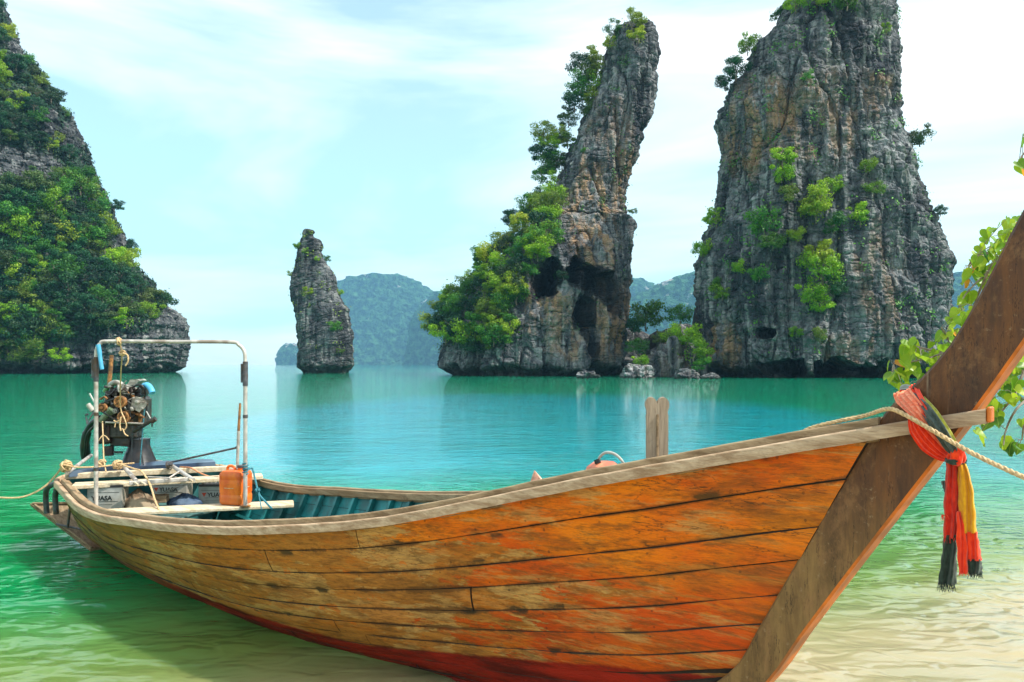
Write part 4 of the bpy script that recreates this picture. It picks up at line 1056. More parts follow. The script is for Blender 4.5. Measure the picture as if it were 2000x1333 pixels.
# jerrycan
jc = thing('jerrycan', 'orange plastic jerrycan standing on the thwart beside the right hoop post', 'jerrycan', (1.50, .30, .517), R(30)); jc.scale = (.88, .88, .9)
def rbox(q, c, dx, dy, h, r, m=0, n=5, levels=None):
    base = [(sx*(dx/2-r)+r*math.cos(a), sy*(dy/2-r)+r*math.sin(a)) for sx, sy, a0 in ((1, 1, 0), (-1, 1, 90), (-1, -1, 180), (1, -1, 270)) for a in [R(a0+90*k/n) for k in range(n+1)]]
    V = []; lv = levels or [(0, .93), (.012, 1), (h-.02, 1), (h-.006, .96), (h, .88)]
    for z, s_ in lv:
        for a, b_ in base: V.append((c[0]+a*s_, c[1]+b_*s_, c[2]+z))
    k = len(base); F = [(i*k+j, i*k+(j+1) % k, (i+1)*k+(j+1) % k, (i+1)*k+j) for i in range(len(lv)-1) for j in range(k)]
    F += [tuple(range(k))[::-1], tuple((len(lv)-1)*k+j for j in range(k))]; q.add(V, F, m, True)
q = MB(); rbox(q, (0, 0, 0), .27, .24, .34, .045, levels=[(0, .86), (.015, .97), (.04, 1), (.09, 1), (.10, .965), (.115, .965), (.125, 1), (.25, 1), (.258, .985), (.266, 1), (.30, 1), (.325, .95), (.342, .80), (.347, .55)])
q.build('body', M['can'], jc)
q = MB(); q.lathe([(.036, 0), (.036, .02), (.032, .022)], (.05, .02, .347), n=16); q.build('neck', M['can'], jc)
q = MB(); q.lathe([(.042, 0), (.042, .022), (.036, .026)], (.05, .02, .368), n=18); q.build('cap', M['pipe_dark'], jc)
q = MB(); q.tube(catmull([(-.10, 0, .335), (-.095, 0, .372), (-.06, 0, .385), (-.02, 0, .372), (0, 0, .34)], 5), .014, 8); q.build('handle', M['can'], jc)
q = MB(); q.tube([(.142*math.cos(a)*(1 if abs(math.cos(a)) < .8 else .98), .128*math.sin(a), .175) for a in np.linspace(0, 2*math.pi, 28, endpoint=False)], .004, 5, closed=True); q.build('binding_cord', M['rope'], jc)
# batteries
def text_mesh(txt, size, mat, parent, loc, rot, name='lettering', bold=.0):
    cu = bpy.data.curves.new(name, 'FONT'); cu.body = txt; cu.size = size; cu.extrude = .0008; cu.offset = bold; cu.align_x = 'LEFT'
    tmp = bpy.data.objects.new('tmp', cu); C.objects.link(tmp); dg = bpy.context.evaluated_depsgraph_get(); dg.update()
    me = bpy.data.meshes.new_from_object(tmp.evaluated_get(dg)); bpy.data.objects.remove(tmp)
    me.materials.clear(); me.materials.append(mat); o = link(name, me, parent); o.location = loc; o.rotation_euler = rot; return o
def battery(p, rz, label, L_=.30, ht=.20, logo=True, txt='YUASA'):
    t = thing('battery', label, 'battery', p, rz)
    q = MB(); rbox(q, (0, 0, 0), L_, .17, ht, .008, levels=[(0, 1), (ht, 1)]); q.build('case', M['battery'], t)
    q = MB(); rbox(q, (0, 0, ht), L_+.006, .176, .022, .01, levels=[(0, 1), (.018, 1), (.022, .98)]); q.build('lid', M['black'], t)
    for i in range(6):
        q = MB(); q.lathe([(.014, 0), (.014, .012), (.010, .014)], (-L_/2+.05+i*(L_-.1)/5, .02, ht+.022), n=10); q.build('filler_cap', M['battery'], t)
    for sx in (-1, 1):
        q = MB(); q.lathe([(.011, 0), (.010, .02)], (sx*(L_/2-.03), -.05, ht+.022), n=10); q.build('terminal', M['alu'], t)
        q = MB(); q.box((sx*(L_/2+.004), 0, ht*.5), (.008, .12, ht*.8), None, 0, .002); q.build('end_rib', M['battery_side'], t)
    face = -.0865
    text_mesh(txt, .058, M['print_black'], t, (-L_/2+(.085 if logo else .04), face, ht*.42), (R(90), 0, 0), bold=.0016)
    q = MB(); q.box((0, face, ht*.78), (L_*.84, .001, .003)); q.box((.01, face, ht*.36), (L_*.7, .001, .003)); q.box((-.01, face, ht*.22), (L_*.5, .001, .002)); q.build('printed_line', M['print_black'], t)
    if logo:
        q = MB(); q.prism([(-L_/2+.03, ht*.42+.040), (-L_/2+.075, ht*.42+.040), (-L_/2+.053, ht*.42)], face-.001, face+.001, lambda a, b_, d: (a, d, b_)); q.build('printed_emblem', M['print_red'], t)
    return t
face_cam = R(45)+R(-14)
p = bl(211, 1000, 7.25); battery((p.x, p.y, p.z+.04), R(45)-R(-8), 'grey battery by the left hoop post, behind the near rail', .31, .20, False)
p = bl(423, 982, 7.75); battery((p.x, p.y, p.z), R(45)-R(-6), 'white battery with a red emblem beside the orange jerrycan', .30, .175, True)
p = bl(336, 975, 7.95); battery((p.x, p.y, p.z+.02), R(45)-R(-4), 'shaded battery under the thwart between the other two batteries', .36, .17, True)
# low shelf that carries batteries and clutter (part of boat)
q = MB(); q.box((.62, .0, .385), (1.0, 1.15, .02), Matrix.Rotation(R(20), 3, 'Z'), 0, .004); q.build('battery_shelf', M['floor'], boat)
# crumpled cloths
def crumple(name, p, sx, sy, h, mat, label, cat, seed, rz=0):
    n = 46; g = np.linspace(-1, 1, n); X, Y = np.meshgrid(g, g); r_ = np.hypot(X, Y)
    z = h*(np.clip(1-r_**2, 0, 1)**.6*.55 + ridged(X*1.6+seed, Y*1.6, X*0+seed, 3)*.55*np.clip(1.1-r_, 0, 1)) + .004
    k = 1/np.maximum(1, np.maximum(np.abs(X), np.abs(Y))*1.0)
    rr = np.where(r_ > 1, 1/r_, 1)*(1+.18*perlin(X*2+seed, Y*2, X*0)); z = np.where(r_ > 1, .0, z)
    x = X*rr*sx/2; y = Y*rr*sy/2; V = np.stack([x, y, z], -1).reshape(-1, 3); i = np.arange(n*n).reshape(n, n)
    F = np.stack([i[:-1, :-1], i[:-1, 1:], i[1:, 1:], i[1:, :-1]], -1).reshape(-1, 4)
    B = V.copy(); B[:, 2] = -.006; nn2 = len(V)
    ed = list(i[0, :])+list(i[1:, -1])+list(i[-1, -2::-1])+list(i[-2:0:-1, 0])
    W_ = np.array([[a, b_, b_+nn2, a+nn2] for a, b_ in zip(ed, ed[1:]+ed[:1])])[:, ::-1]
    me = mesh_np(name, np.vstack([V, B]), np.vstack([F, F[:, ::-1]+nn2, W_]), [mat]); o = link(name, me)
    o.location = V3(p); o.rotation_euler = (0, 0, BR+rz); return tag(o, label, cat)
p = bl(272, 990, 7.35); crumple('rag', (p.x, p.y, p.z), .36, .30, .17, M['rag'], 'crumpled brown rag between the batteries in the stern', 'rag', 2, .6)
p = bl(360, 984, 7.55); crumple('cloth', (p.x, p.y, p.z), .34, .26, .10, M['bluecloth'], 'dark blue crumpled cloth in front of the shaded battery', 'cloth', 5, .6)
q = MB(); p = bl(306, 981, 7.45); q.box((0, 0, .035), (.20, .12, .07), None, 0, .004); q.box((0, 0, .073), (.21, .02, .006)); o = q.build('wooden_block', M['board']); o.location = V3((p.x, p.y, p.z)); o.rotation_euler = (0, 0, .2); tag(o, 'dirty wooden block beside the brown rag', 'block')
q = MB(); q.tube(catmull([bl(352, 950, 7.6), bl(338, 955, 7.5), bl(325, 960, 7.5), bl(318, 968, 7.5), bl(312, 974, 7.45)], 6), .006, 6); o = q.build('cable', M['battery']); o.location = BO; o.rotation_euler = (0, 0, BR); tag(o, 'thin grey cable dangling over the shaded battery', 'cable')

# steel tube bracket on the thwart
br = empty('tube_bracket', BO, BR); tag(br, 'galvanised tube bracket lying across the two rear beams', 'bracket')
A1, A2 = bz(240, 910, .80), bz(266, 940, .70); B1, B2 = bz(332, 908, .80), bz(378, 938, .70)
for a_, b_ in ((A1, A2), (B1, B2)):
    q = MB(); q.tube([a_, b_], .020, 10); q.build('tube', M['pipe'], br)
q = MB(); q.beam(bz(252, 944, .70), bz(374, 936, .70), .03, .035); q.build('flat_bar', M['pipe'], br)
q = MB(); q.tube([bz(288, 932, .73), bz(330, 934, .73), bz(352, 920, .76)], .008, 8); q.build('stay', M['pipe'], br)
for a_, b_ in ((bz(262, 942, .705), bz(270, 948, .70)), (bz(274, 941, .705), bz(284, 947, .70)), (bz(366, 934, .705), bz(377, 941, .70))):
    q = MB(); q.tube([a_, b_], .010, 8); q.build('peg', M['plank'], br)
q = MB(); q.tube([bz(328, 905, .83), bz(328, 912, .76)], .022, 8); q.tube([bz(334, 905, .83), bz(336, 912, .76)], .018, 8); q.build('clamp', M['pipe_dark'], br)
# tiller pole and stake
tp = bl(326, 905, 8.0); te = bl(462, 875, 7.55)
q = MB(); q.tube([tp, te], .010, 8); q.tube([te-Vector((0, 0, .0)), bl(466, 872, 7.52)], .016, 8); o = q.build('tiller_rod', M['pipe_dark']); o.location = BO; o.rotation_euler = (0, 0, BR); tag(o, 'thin dark steel rod slanting up from the stern to the short pole', 'rod')
sp = empty('short_pole', BO, BR); tag(sp, 'thin vertical steel pole with a rusty top left of the right hoop post', 'pole')
q = MB(); q.tube([bl(463, 935, 7.5), bl(466, 842, 7.5)], .015, 10); q.build('tube', M['pipe'], sp)
q = MB(); q.tube([bl(466, 843, 7.5), bl(469, 788, 7.5)], [.014, .011], 10); q.build('rusty_tip', M['rust'], sp)

# deck frame tubes behind the crossbeam
fr_ = empty('deck_tubes', BO, BR); tag(fr_, 'grey tubes and bars lying round the after deck behind the engine', 'tubes')
for pts_, r_ in (([bl(178, 890, 8.0), bl(130, 925, 7.3)], .018), ([bl(255, 895, 8.6), bl(330, 905, 8.2)], .018), ([bl(262, 903, 8.5), bl(326, 913, 8.1)], .010), ([bl(200, 883, 8.1), bl(240, 884, 8.2)], .012), ([bl(196, 916, 7.7), bl(330, 909, 8.1)], .010)):
    q = MB(); q.tube(pts_, r_, 8); q.build('tube', M['pipe_dark'] if r_ < .015 else M['pipe'], fr_)

# ------------------------------------------------------------------ engine
E0 = V3((-.30, .02, 0)); ED = 8.15
eng = empty('boat_engine', (E0.x, E0.y, .70)); tag(eng, 'oily bare engine with belts and pulleys mounted on the stern of the boat', 'engine')
def ex(x, y, D=ED):                                               # picture position -> engine coordinates (x right, y away, z up)
    return Vector(px(x, y, D))-Vector(eng.location)
def eb(name, c0, c1, d0, d1, mat, bev=.01, par=eng):
    a = ex(c0[0], c1[1], d0); b_ = ex(c1[0], c0[1], d0); q = MB(); y0, y1 = ex(0, HZ, d0).y, ex(0, HZ, d1).y
    q.box(((a.x+b_.x)/2, (y0+y1)/2, (a.z+b_.z)/2), (abs(b_.x-a.x), abs(y1-y0), abs(b_.z-a.z)), None, 0, bev); return q.build(name, mat, par)
F0 = 8.02
blk = eb('engine_block', (200, 776), (276, 832), F0, 8.28, M['castiron'], .03)
eb('cylinder_head', (212, 757), (272, 779), F0+.02, 8.25, M['black'], .015)
eb('oil_pan', (212, 826), (266, 857), F0+.05, 8.25, M['castiron'], .02)
eb('engine_mount', (214, 855), (252, 872), F0+.1, 8.4, M['black'], .01)
q = MB(); q.lathe([(.20, 0), (.17, .06), (.13, .16), (.11, .22), (.11, .30)], (0, .12, .0), n=20); q.build('pedestal', M['black'], eng)
q = MB(); q.tube([ex(213, 872, 8.15), ex(213, 890, 8.15)], .05, 10); q.tube([ex(236, 870, 8.1), ex(252, 872, 8.1), ex(252, 862, 8.1)], .010, 8); q.build('swivel', M['black'], eng)
def pulley(name, x, y, r, dp, mat, D=F0, hub=None):
    c = ex(x, y, D); q = MB(); rr = r/FPX*D
    q.lathe([(rr, 0), (rr, .012), (rr*.86, .018), (rr*.86, .026), (rr, .032), (rr, .044), (rr*.82, .046), (rr*.74, .036), (rr*.38, .034), (rr*.34, .052), (rr*.12, .056)], c, (0, -1, 0), 28)
    o = q.build(name, mat, eng)
    for k in range(5):
        a = k*6.283/5; q2 = MB(); q2.lathe([(rr*.07, 0), (rr*.07, .008)], c+Vector((rr*.55*math.cos(a), -.035, rr*.55*math.sin(a))), (0, -1, 0), 8)
        q2.build('bolt', M['black'], o)
    return o
pulley('pulley', 237.5, 785, 11.5, 0, M['rust'], F0-.16); pulley('pulley', 244, 815, 11.5, 0, M['rust'], F0-.16)
pulley('pulley', 202.5, 796.5, 8, 0, M['rust'], F0-.14); pulley('pulley', 262, 763, 7, 0, M['black'], F0)
pulley('pulley', 228, 803, 4.5, 0, M['alu'], F0-.14)
def belt(pts, name='belt', r=.006):
    q = MB(); q.tube(pts, r, 6, flat=1.6, closed=False); q.build(name, M['black'], eng)
belt([ex(197, 790, F0-.18), ex(212, 783, F0-.18), ex(231, 776, F0-.18)]); belt([ex(197, 803, F0-.18), ex(224, 820, F0-.18), ex(237, 823, F0-.18)]); belt([ex(250, 785, F0-.18), ex(255, 815, F0-.18)]); belt([ex(226, 789, F0-.18), ex(233, 815, F0-.18)])
# timing cover on the right: lumpy aluminium plate with bosses
q = MB(); poly = [(258, 778), (266, 774), (276, 777), (285, 782), (287, 790), (283, 797), (277, 801), (272, 806), (266, 802), (260, 800), (255, 794), (257, 786)]
q.prism(poly, F0-.14, F0+.03, lambda a, b_, d: tuple(ex(a, b_, d))); tcov = q.build('timing_cover', M['alu'], eng)
for x, y, r in ((269.5, 785.5, 4.4), (259, 799, 4.2), (281, 786, 2), (262, 778, 2), (280, 798, 2), (274, 778, 1.6)):
    c = ex(x, y, F0-.14); q = MB(); rr = r/FPX*F0; q.lathe([(rr, 0), (rr, .03), (rr*.7, .038)], c, (0, -1, 0), 14); q.build('boss', M['alu'], tcov)
# slanting filter canister on the left, exhaust, intake, blue elbow
q = MB(); q.tube([ex(196, 823, F0-.10), ex(214, 805, F0-.10)], .032, 14); q.tube([ex(214, 805, F0-.10), ex(219, 801, F0-.10)], .042, 14); q.build('filter_canister', plain('green_grey_paint', (.14, .20, .12), .5, .3, 12), eng)
q = MB(); q.tube([ex(172, 790, 7.9), ex(182, 803, 7.9)], .026, 12); q.build('white_grip', M['battery'], eng)
q = MB(); q.tube([ex(175, 769, 7.9), ex(184, 786, 7.9)], .009, 8); q.build('lever', M['battery'], eng)
q = MB(); q.tube(catmull([ex(216, 752, 8.1), ex(224, 748, 8.0), ex(234, 750, 7.98), ex(239, 756, 8.0)], 5), .030, 12); q.build('intake_manifold', M['alu'], eng)
q = MB(); q.tube(catmull([ex(205, 765, 8.15), ex(212, 756, 8.12), ex(222, 750, 8.1)], 5), .026, 10); q.build('green_hose', plain('green_hose', (.10, .22, .10), .5, .3, 10), eng)
q = MB(); V = []
a = [ex(248, 752, 8.0), ex(262, 753, 8.0), ex(273, 744, 8.0), ex(268, 741, 8.0), ex(254, 742, 8.0)]
b2 = [v_+Vector((0, .16, 0)) for v_ in a]; q.add(a+b2, [(0, 1, 2, 3, 4), (9, 8, 7, 6, 5)]+[(i, 5+i, 5+(i+1) % 5, (i+1) % 5) for i in range(5)]); q.build('thermostat_housing', M['alu'], eng)
q = MB(); q.tube(catmull([ex(281, 754, 7.98), ex(288, 753, 7.96), ex(294, 759, 7.94), ex(298, 768, 7.92)], 5), .030, 14); q.build('blue_elbow', M['bluepipe'], eng)
q = MB(); q.tube([ex(213, 755, 8.2), ex(216, 720, 8.2), ex(218, 694, 8.2)], .021, 12); q.build('exhaust_pipe', M['rust'], eng)
for pts_, r_, mt in (([ex(206, 768, 8.0), ex(214, 772, 7.95), ex(224, 762, 7.95), ex(228, 756, 7.97)], .010, 'black'), ([ex(258, 757, 7.95), ex(270, 752, 7.92), ex(280, 757, 7.92), ex(284, 768, 7.95), ex(283, 776, 8)], .010, 'black'),
        ([ex(270, 806, 8.0), ex(274, 815, 7.97), ex(272, 826, 7.97)], .017, 'rust'), ([ex(186, 800, 7.95), ex(190, 815, 7.9), ex(184, 832, 7.95), ex(170, 850, 8.0), ex(165, 890, 8.1)], .012, 'black'),
        ([ex(196, 780, 7.98), ex(204, 776, 7.95), ex(210, 780, 7.95)], .012, 'rust'), ([ex(240, 760, 7.95), ex(247, 764, 7.93), ex(252, 772, 7.95)], .008, 'black'), ([ex(283, 778, 8), ex(287, 800, 8), ex(283, 815, 8)], .007, 'black'),
        ([ex(203, 815, 7.95), ex(196, 822, 7.92), ex(190, 838, 7.95), ex(186, 850, 8.0)], .014, 'black'), ([ex(226, 757, 7.95), ex(236, 763, 7.93), ex(246, 757, 7.95)], .009, 'castiron')):
    q = MB(); q.tube(catmull(pts_, 6), r_, 8); q.build('hose', M[mt], eng)
q = MB(); q.tube(catmull([ex(168, 894, 8.2), ex(166, 870, 8.15), ex(170, 846, 8.1), ex(180, 828, 8.05), ex(196, 818, 8.0)], 6), [.05]*7+[.045]*6+[.035]*12, 12); q.build('tail_pipe', M['black'], eng)
eb('side_casing', (184, 812), (212, 868), 8.05, 8.4, M['black'], .02)
for c0, c1, mt in (((232, 757), (250, 768), 'alu'), ((218, 764), (228, 775), 'castiron'), ((206, 775), (214, 790), 'castiron'), ((212, 800), (222, 812), 'castiron'), ((246, 796), (254, 806), 'castiron'), ((276, 757), (284, 770), 'castiron'), ((262, 770), (274, 776), 'black')):
    eb('bracket', c0, c1, F0-.05, F0+.04, M[mt], .008)
r3 = random.Random(5)
for i in range(34):
    x, y = r3.uniform(202, 284), r3.uniform(752, 826); q = MB(); c = ex(x, y, F0-.01); rr = r3.uniform(.006, .016)
    q.lathe([(rr, 0), (rr, .02), (rr*.6, .026)], c, (r3.uniform(-.5, .5), -1, r3.uniform(-.3, .3)), 7); q.build('bolt', M[r3.choice(['alu', 'castiron', 'rust', 'black'])], eng)
for i in range(20):
    x, y = r3.uniform(200, 282), r3.uniform(752, 822); p_ = [ex(x+r3.uniform(-14, 14)*k_, y+r3.uniform(-12, 12)*k_, F0-.04-.05*math.sin(k_*1.5)) for k_ in (0, .5, 1, 1.5)]
    q = MB(); q.tube(catmull(p_, 5), r3.uniform(.005, .013), 7); q.build('hose', M[r3.choice(['black', 'castiron', 'rust', 'black', 'alu'])], eng)
for i in range(12):
    x, y = r3.uniform(200, 278), r3.uniform(754, 820); q = MB(); w_ = r3.uniform(.03, .08); q.box(ex(x, y, F0-.01), (w_, .05, r3.uniform(.02, .06)), Matrix.Rotation(r3.uniform(-.6, .6), 3, 'Y'), 0, .006); q.build('bracket', M[r3.choice(['rust', 'castiron', 'alu', 'black', 'rust'])], eng)
q = MB(); q.tube([ex(206, 825, 7.9), ex(284, 828, 7.85)], .009, 8); q.build('cross_rod', M['pipe'], eng)
q = MB(); q.tube([ex(262, 843, 7.95), ex(284, 829, 7.85), ex(302, 819, 7.8)], .020, 12); q.tube([ex(296, 823, 7.8), ex(304, 818, 7.8)], .028, 12); q.tube([ex(297, 822, 7.8), ex(297, 834, 7.8)], .008, 8); q.build('tiller_handle', M['castiron'], eng)
q = MB(); q.tube([ex(286, 804, 7.9), ex(294, 818, 7.85)], .006, 6); q.build('thin_stay', M['battery'], eng)
for x0, y0, x1, y1, mt in ((259, 832, 256, 918, 'black'), (270, 845, 281, 915, 'black'), (282, 800, 273, 915, 'rope_blue')):
    q = MB(); q.tube([ex(x0, y0, 7.95), ex(x1, y1, 7.9)], .006, 6); q.build('control_cable', M[mt], eng)
q = MB(); q.tube([ex(168, 815, 7.85), ex(170, 829, 7.85)], .008, 6); q.tube([ex(166, 812, 7.85), ex(172, 809, 7.85)], .009, 6); q.tube([ex(169, 829, 7.85), ex(186, 800, 7.9)], .007, 6); q.build('linkage', M['pipe_dark'], eng)

# ------------------------------------------------------------------ ropes
def rope(name, pts, r, mat, label, cat='rope', n=8, twist=True, extra=None, step=.006):
    P = catmull(pts, n)
    q = MB()
    # three strands laid round each other
    Lc = [0]
    for a, b_ in zip(P, P[1:]): Lc.append(Lc[-1]+(b_-a).length)
    if twist and r > .007:
        k = max(8, int(Lc[-1]/step)); S_ = np.linspace(0, Lc[-1], k); A = np.array([list(p) for p in P])
        Q = np.stack([np.interp(S_, Lc, A[:, j]) for j in range(3)], -1)
        for st in range(3):
            pts2 = []
            for i in range(k):
                t = Vector(Q[min(i+1, k-1)]-Q[max(i-1, 0)]).normalized(); nn = t.cross(Vector((.3, .2, 1))).normalized(); bn = t.cross(nn); an = S_[i]/(r*7)*6.283+st*2.094
                pts2.append(Vector(Q[i])+(nn*math.cos(an)+bn*math.sin(an))*r*.5)
            q.tube(pts2, r*.56, 6)
    else: q.tube(P, r, 6)
    for e, er in (extra or []): q.tube(catmull(e, 5), er, 6)
    o = q.build(name, mat); o.location = BO; o.rotation_euler = (0, 0, BR); return tag(o, label, cat)
rp_ = [by(1480, 851, -.40), by(1560, 826, -.30), by(1640, 808, -.20), by(1700, 797, -.16), by(1735, 799, -.165), by(1770, 812, -.19), by(1830, 846, -.22), by(1885, 878, -.24), by(1945, 908, -.28), by(2010, 937, -.32), by(2120, 985, -.40)]
def atrail(x, side=-1, off=.067, dz=.040):                        # point on top of the coaming that shows at picture column x
    best = min(np.linspace(3, 7.3, 800), key=lambda s: abs((lambda p: 1000+FPX*p.x/p.y-x)(BM @ Vector((s, side*(float(Wf(s))-off), float(Zf(s))+dz)))))
    return Vector((best, side*(float(Wf(best))-off), float(Zf(best))+dz))
rp_[0:4] = [atrail(1545, off=.13, dz=-.01), atrail(1575, dz=.030, off=.08), atrail(1630, dz=.040, off=.067), atrail(1690, dz=.044, off=.067)]
rope('mooring_rope', rp_, .0078, M['rope'], 'twisted tan mooring rope crossing the prow towards the shore', step=.008)
st_line = [bl(112, 925, 7.35), bl(88, 950, 7.3), bl(55, 968, 7.25), bl(20, 973, 7.2), bl(-40, 968, 7.2), bl(-140, 955, 7.2)]
rope('stern_rope', [bl(262, 905, 7.55), bl(230, 908, 7.5), bl(190, 912, 7.4), bl(150, 913, 7.35), bl(125, 908, 7.3)]+st_line, .009, M['rope'], 'tan rope running from the stern out over the green water to the left', step=.012)
def knot(c, r, n, seed, tr_=.007):
    g = random.Random(seed); out_ = []
    for i in range(n):
        ax = Vector((g.gauss(0, 1), g.gauss(0, 1), g.gauss(0, 1))).normalized(); u_ = ax.orthogonal().normalized(); v_ = ax.cross(u_)
        out_.append(([c+(u_*math.cos(t)+v_*math.sin(t))*r*g.uniform(.7, 1.1) for t in np.linspace(0, 6.28, 9)], tr_))
    return out_
kc = bl(130, 910, 7.32)
rope('rope_coil', [kc, kc+Vector((.02, 0, .02)), kc+Vector((.0, .03, .03))], .006, M['rope'], 'tangle of tan rope knotted at the left corner of the stern', 'rope', extra=knot(kc, .05, 9, 3)+knot(kc+Vector((-.03, 0, -.03)), .04, 5, 5))
kc = bl(230, 908, 7.5)
rope('lashing_rope', [bl(232, 906, 7.48), bl(262, 916, 7.35), bl(275, 920, 7.3), bl(287, 935, 7.2), bl(296, 955, 7.1), bl(303, 978, 6.95), bl(313, 1000, 6.75)], .009, M['rope'], 'tan rope draped from the bracket down onto the thwart', extra=knot(kc, .045, 8, 8)+knot(bl(197, 905, 7.5), .03, 6, 9), step=.012)
hx = by(240, 662, hl.y); tt_ = (240-190)/290.
hk = Vector(hp(Lh*.15, zt)); hD = (BM @ hk).y
rope('hanging_rope', [hk+Vector((0, 0, .02)), bl(238, 690, 6.9), bl(236, 730, 7.2), bl(235, 770, 7.6), bl(236, 800, 7.75), bl(243, 818, 7.7), bl(247, 832, 7.7), bl(243, 840, 7.7), bl(238, 838, 7.7)], .0062, M['rope'],
     'tan rope hanging from the hoop down over the front of the engine', extra=knot(hk, .03, 6, 1)+knot(bl(239, 690, 6.9), .025, 5, 2, .006)+[([bl(240, 690, 6.85), bl(249, 694, 6.85), bl(250, 706, 6.85), bl(245, 715, 6.85)], .007), ([bl(236, 820, 7.7), bl(228, 824, 7.7), bl(222, 822, 7.7)], .007), ([bl(240, 838, 7.7), bl(244, 848, 7.68), bl(250, 852, 7.66)], .006), ([bl(226, 824, 7.7), bl(224, 835, 7.7)], .006), ([bl(236, 815, 7.7), bl(234, 830, 7.7), bl(236, 842, 7.7)], .008)], step=.012)
rope('cord', [bl(200, 824, 7.7), bl(201, 850, 7.6), bl(202, 880, 7.55), bl(203, 900, 7.5), bl(207, 922, 7.4)], .006, M['rope'], 'short tan cord with a frayed end hanging at the left side of the engine', 'cord', extra=[([bl(201, 850, 7.6), bl(196, 856, 7.58), bl(192, 862, 7.58)], .005), ([bl(201, 850, 7.6), bl(207, 853, 7.58), bl(213, 860, 7.58)], .005)]+knot(bl(203, 902, 7.5), .022, 5, 4, .005))
rope('orange_hose', [bl(352, 912, 7.9), bl(372, 914, 7.8), bl(390, 924, 7.7), bl(410, 931, 7.65), bl(432, 932, 7.6)], .008, plain('orange_hose', (.62, .26, .12), .6, .2), 'faded orange hose lying on the rear thwart', 'hose', twist=False)
hb = Vector(hp(Lh, .83))
rope('teal_rope', [hb+Vector((0, 0, .0)), bl(492, 915, 7.0), bl(498, 935, 6.95), bl(506, 965, 6.85), bl(518, 980, 6.8), bl(531, 994, 6.7)], .009, M['rope_blue'], 'blue-green rope tied round the right hoop post and stretched to the frames', extra=[([hb+Vector((.024*math.cos(a), .024*math.sin(a), .004*k-.02)) for k, a in enumerate(np.linspace(0, 25, 26))], .006), ([bl(504, 962, 6.86), bl(507, 975, 6.8), bl(511, 996, 6.7)], .005)]+knot(bl(503, 958, 6.86), .02, 5, 3, .006), twist=False)

# ------------------------------------------------------------------ small things peeking over the rail
fl = empty('float', BO+Vector((0, 0, 0)), BR); tag(fl, 'orange-red float with a white hoop handle peeking over the near rail', 'float')
c = by(1180, 931, .03); q = MB()
q.lathe([(.005, .085), (.05, .08), (.085, .055), (.10, .0), (.085, -.06), (.03, -.10)][::-1], (c.x, c.y, c.z-.01), n=24); q.build('ball', plain('faded_red_plastic', (.72, .22, .12), .5, .45, 9, dirt=(.60, .05, .015)), fl)
q = MB(); q.tube(catmull([by(1167, 905, -.02), by(1172, 892, -.02), by(1184, 884, -.02), by(1200, 887, -.02), by(1212, 897, -.02), by(1222, 912, -.02)], 6), .0065, 10); q.build('handle', M['battery'], fl)
q = MB(); q.tube([by(1166, 898, -.02), by(1168, 905, -.02)], .016, 10); q.build('handle_end', M['black'], fl)
q = MB(); c = by(1046, 936, -.02)
q.add([c+Vector(v_) for v_ in [(-.04, -.02, -.06), (.045, -.02, -.06), (.04, .03, -.06), (-.03, .03, -.06), (-.008, 0, .045), (.035, .0, .005), (.03, .02, .0)]], [(0, 1, 5, 4), (1, 2, 6, 5), (2, 3, 4, 6), (3, 0, 4), (4, 5, 6), (0, 3, 2, 1)])
o = q.build('cloth_bundle', plain('faded_coral_cloth', (.72, .36, .26), .8, .4, 30, dirt=(.30, .12, .07))); o.location = BO; o.rotation_euler = (0, 0, BR); tag(o, 'small pointed coral-coloured bundle peeking over the rail amidships', 'bundle')

# ------------------------------------------------------------------ sash on the prow
sash = empty('prow_sash', BO, BR); tag(sash, 'red, peach, slate and yellow cloth sash tied round the prow with hanging fringed tails', 'sash')
def band(name, mat, pts, widths, label=None, thick=.007, folds=3, ph=0.):
    """folded cloth band following pts; widths in metres across"""
    P = catmull(pts, 8); k = len(P); W_ = np.interp(np.linspace(0, 1, k), np.linspace(0, 1, len(widths)), widths)
    m_ = 14; V = []
    for i in range(k):
        t = (P[min(i+1, k-1)]-P[max(i-1, 0)]).normalized(); out_n = Vector((0, -1, 0)); cr_ = t.cross(out_n).normalized(); on_ = cr_.cross(t).normalized()
        for j in range(m_):
            a = j/(m_-1)-.5; f = .0045*math.sin(a*folds*6.283+ph+i*.05)*min(1, W_[i]/.02)
            V.append(P[i]+cr_*a*W_[i]+on_*(f-.006*(2*a)**2))
    n_ = len(V); B = [v_+Vector((0, thick, 0)) for v_ in V]; F = []
    for i in range(k-1):
        for j in range(m_-1):
            a_ = (i*m_+j, i*m_+j+1, (i+1)*m_+j+1, (i+1)*m_+j); F.append(a_); F.append(tuple(v_+n_ for v_ in a_)[::-1])
        for j in (0, m_-1): F.append((i*m_+j, (i+1)*m_+j, (i+1)*m_+j+n_, i*m_+j+n_))
    for i in (0, k-1):
        for j in range(m_-1): F.append((i*m_+j, i*m_+j+1, i*m_+j+1+n_, i*m_+j+n_))
    q = MB(); q.add(V+B, F, 0, True); o = q.build(name, mat, sash)
    if label: o['label'] = label
    return o
def sp_(x, y, yy): return by(x, y, yy)
kx_, ky_ = 1862, 892
band('cloth_band', M['c_peach'], [sp_(1766, 764, -.03), sp_(1762, 772, -.075), sp_(1785, 798, -.150), sp_(1812, 830, -.165), sp_(1846, 872, -.14), sp_(kx_, ky_, -.12)], [.055, .070, .055, .034, .022, .015], 'faded peach band', folds=4)
band('cloth_band', M['c_red'], [sp_(1782, 752, -.04), sp_(1784, 766, -.075), sp_(1800, 795, -.155), sp_(1826, 832, -.172), sp_(1850, 868, -.145), sp_(kx_+2, ky_-4, -.125)], [.03, .035, .030, .02, .015, .01], 'scarlet upper band')
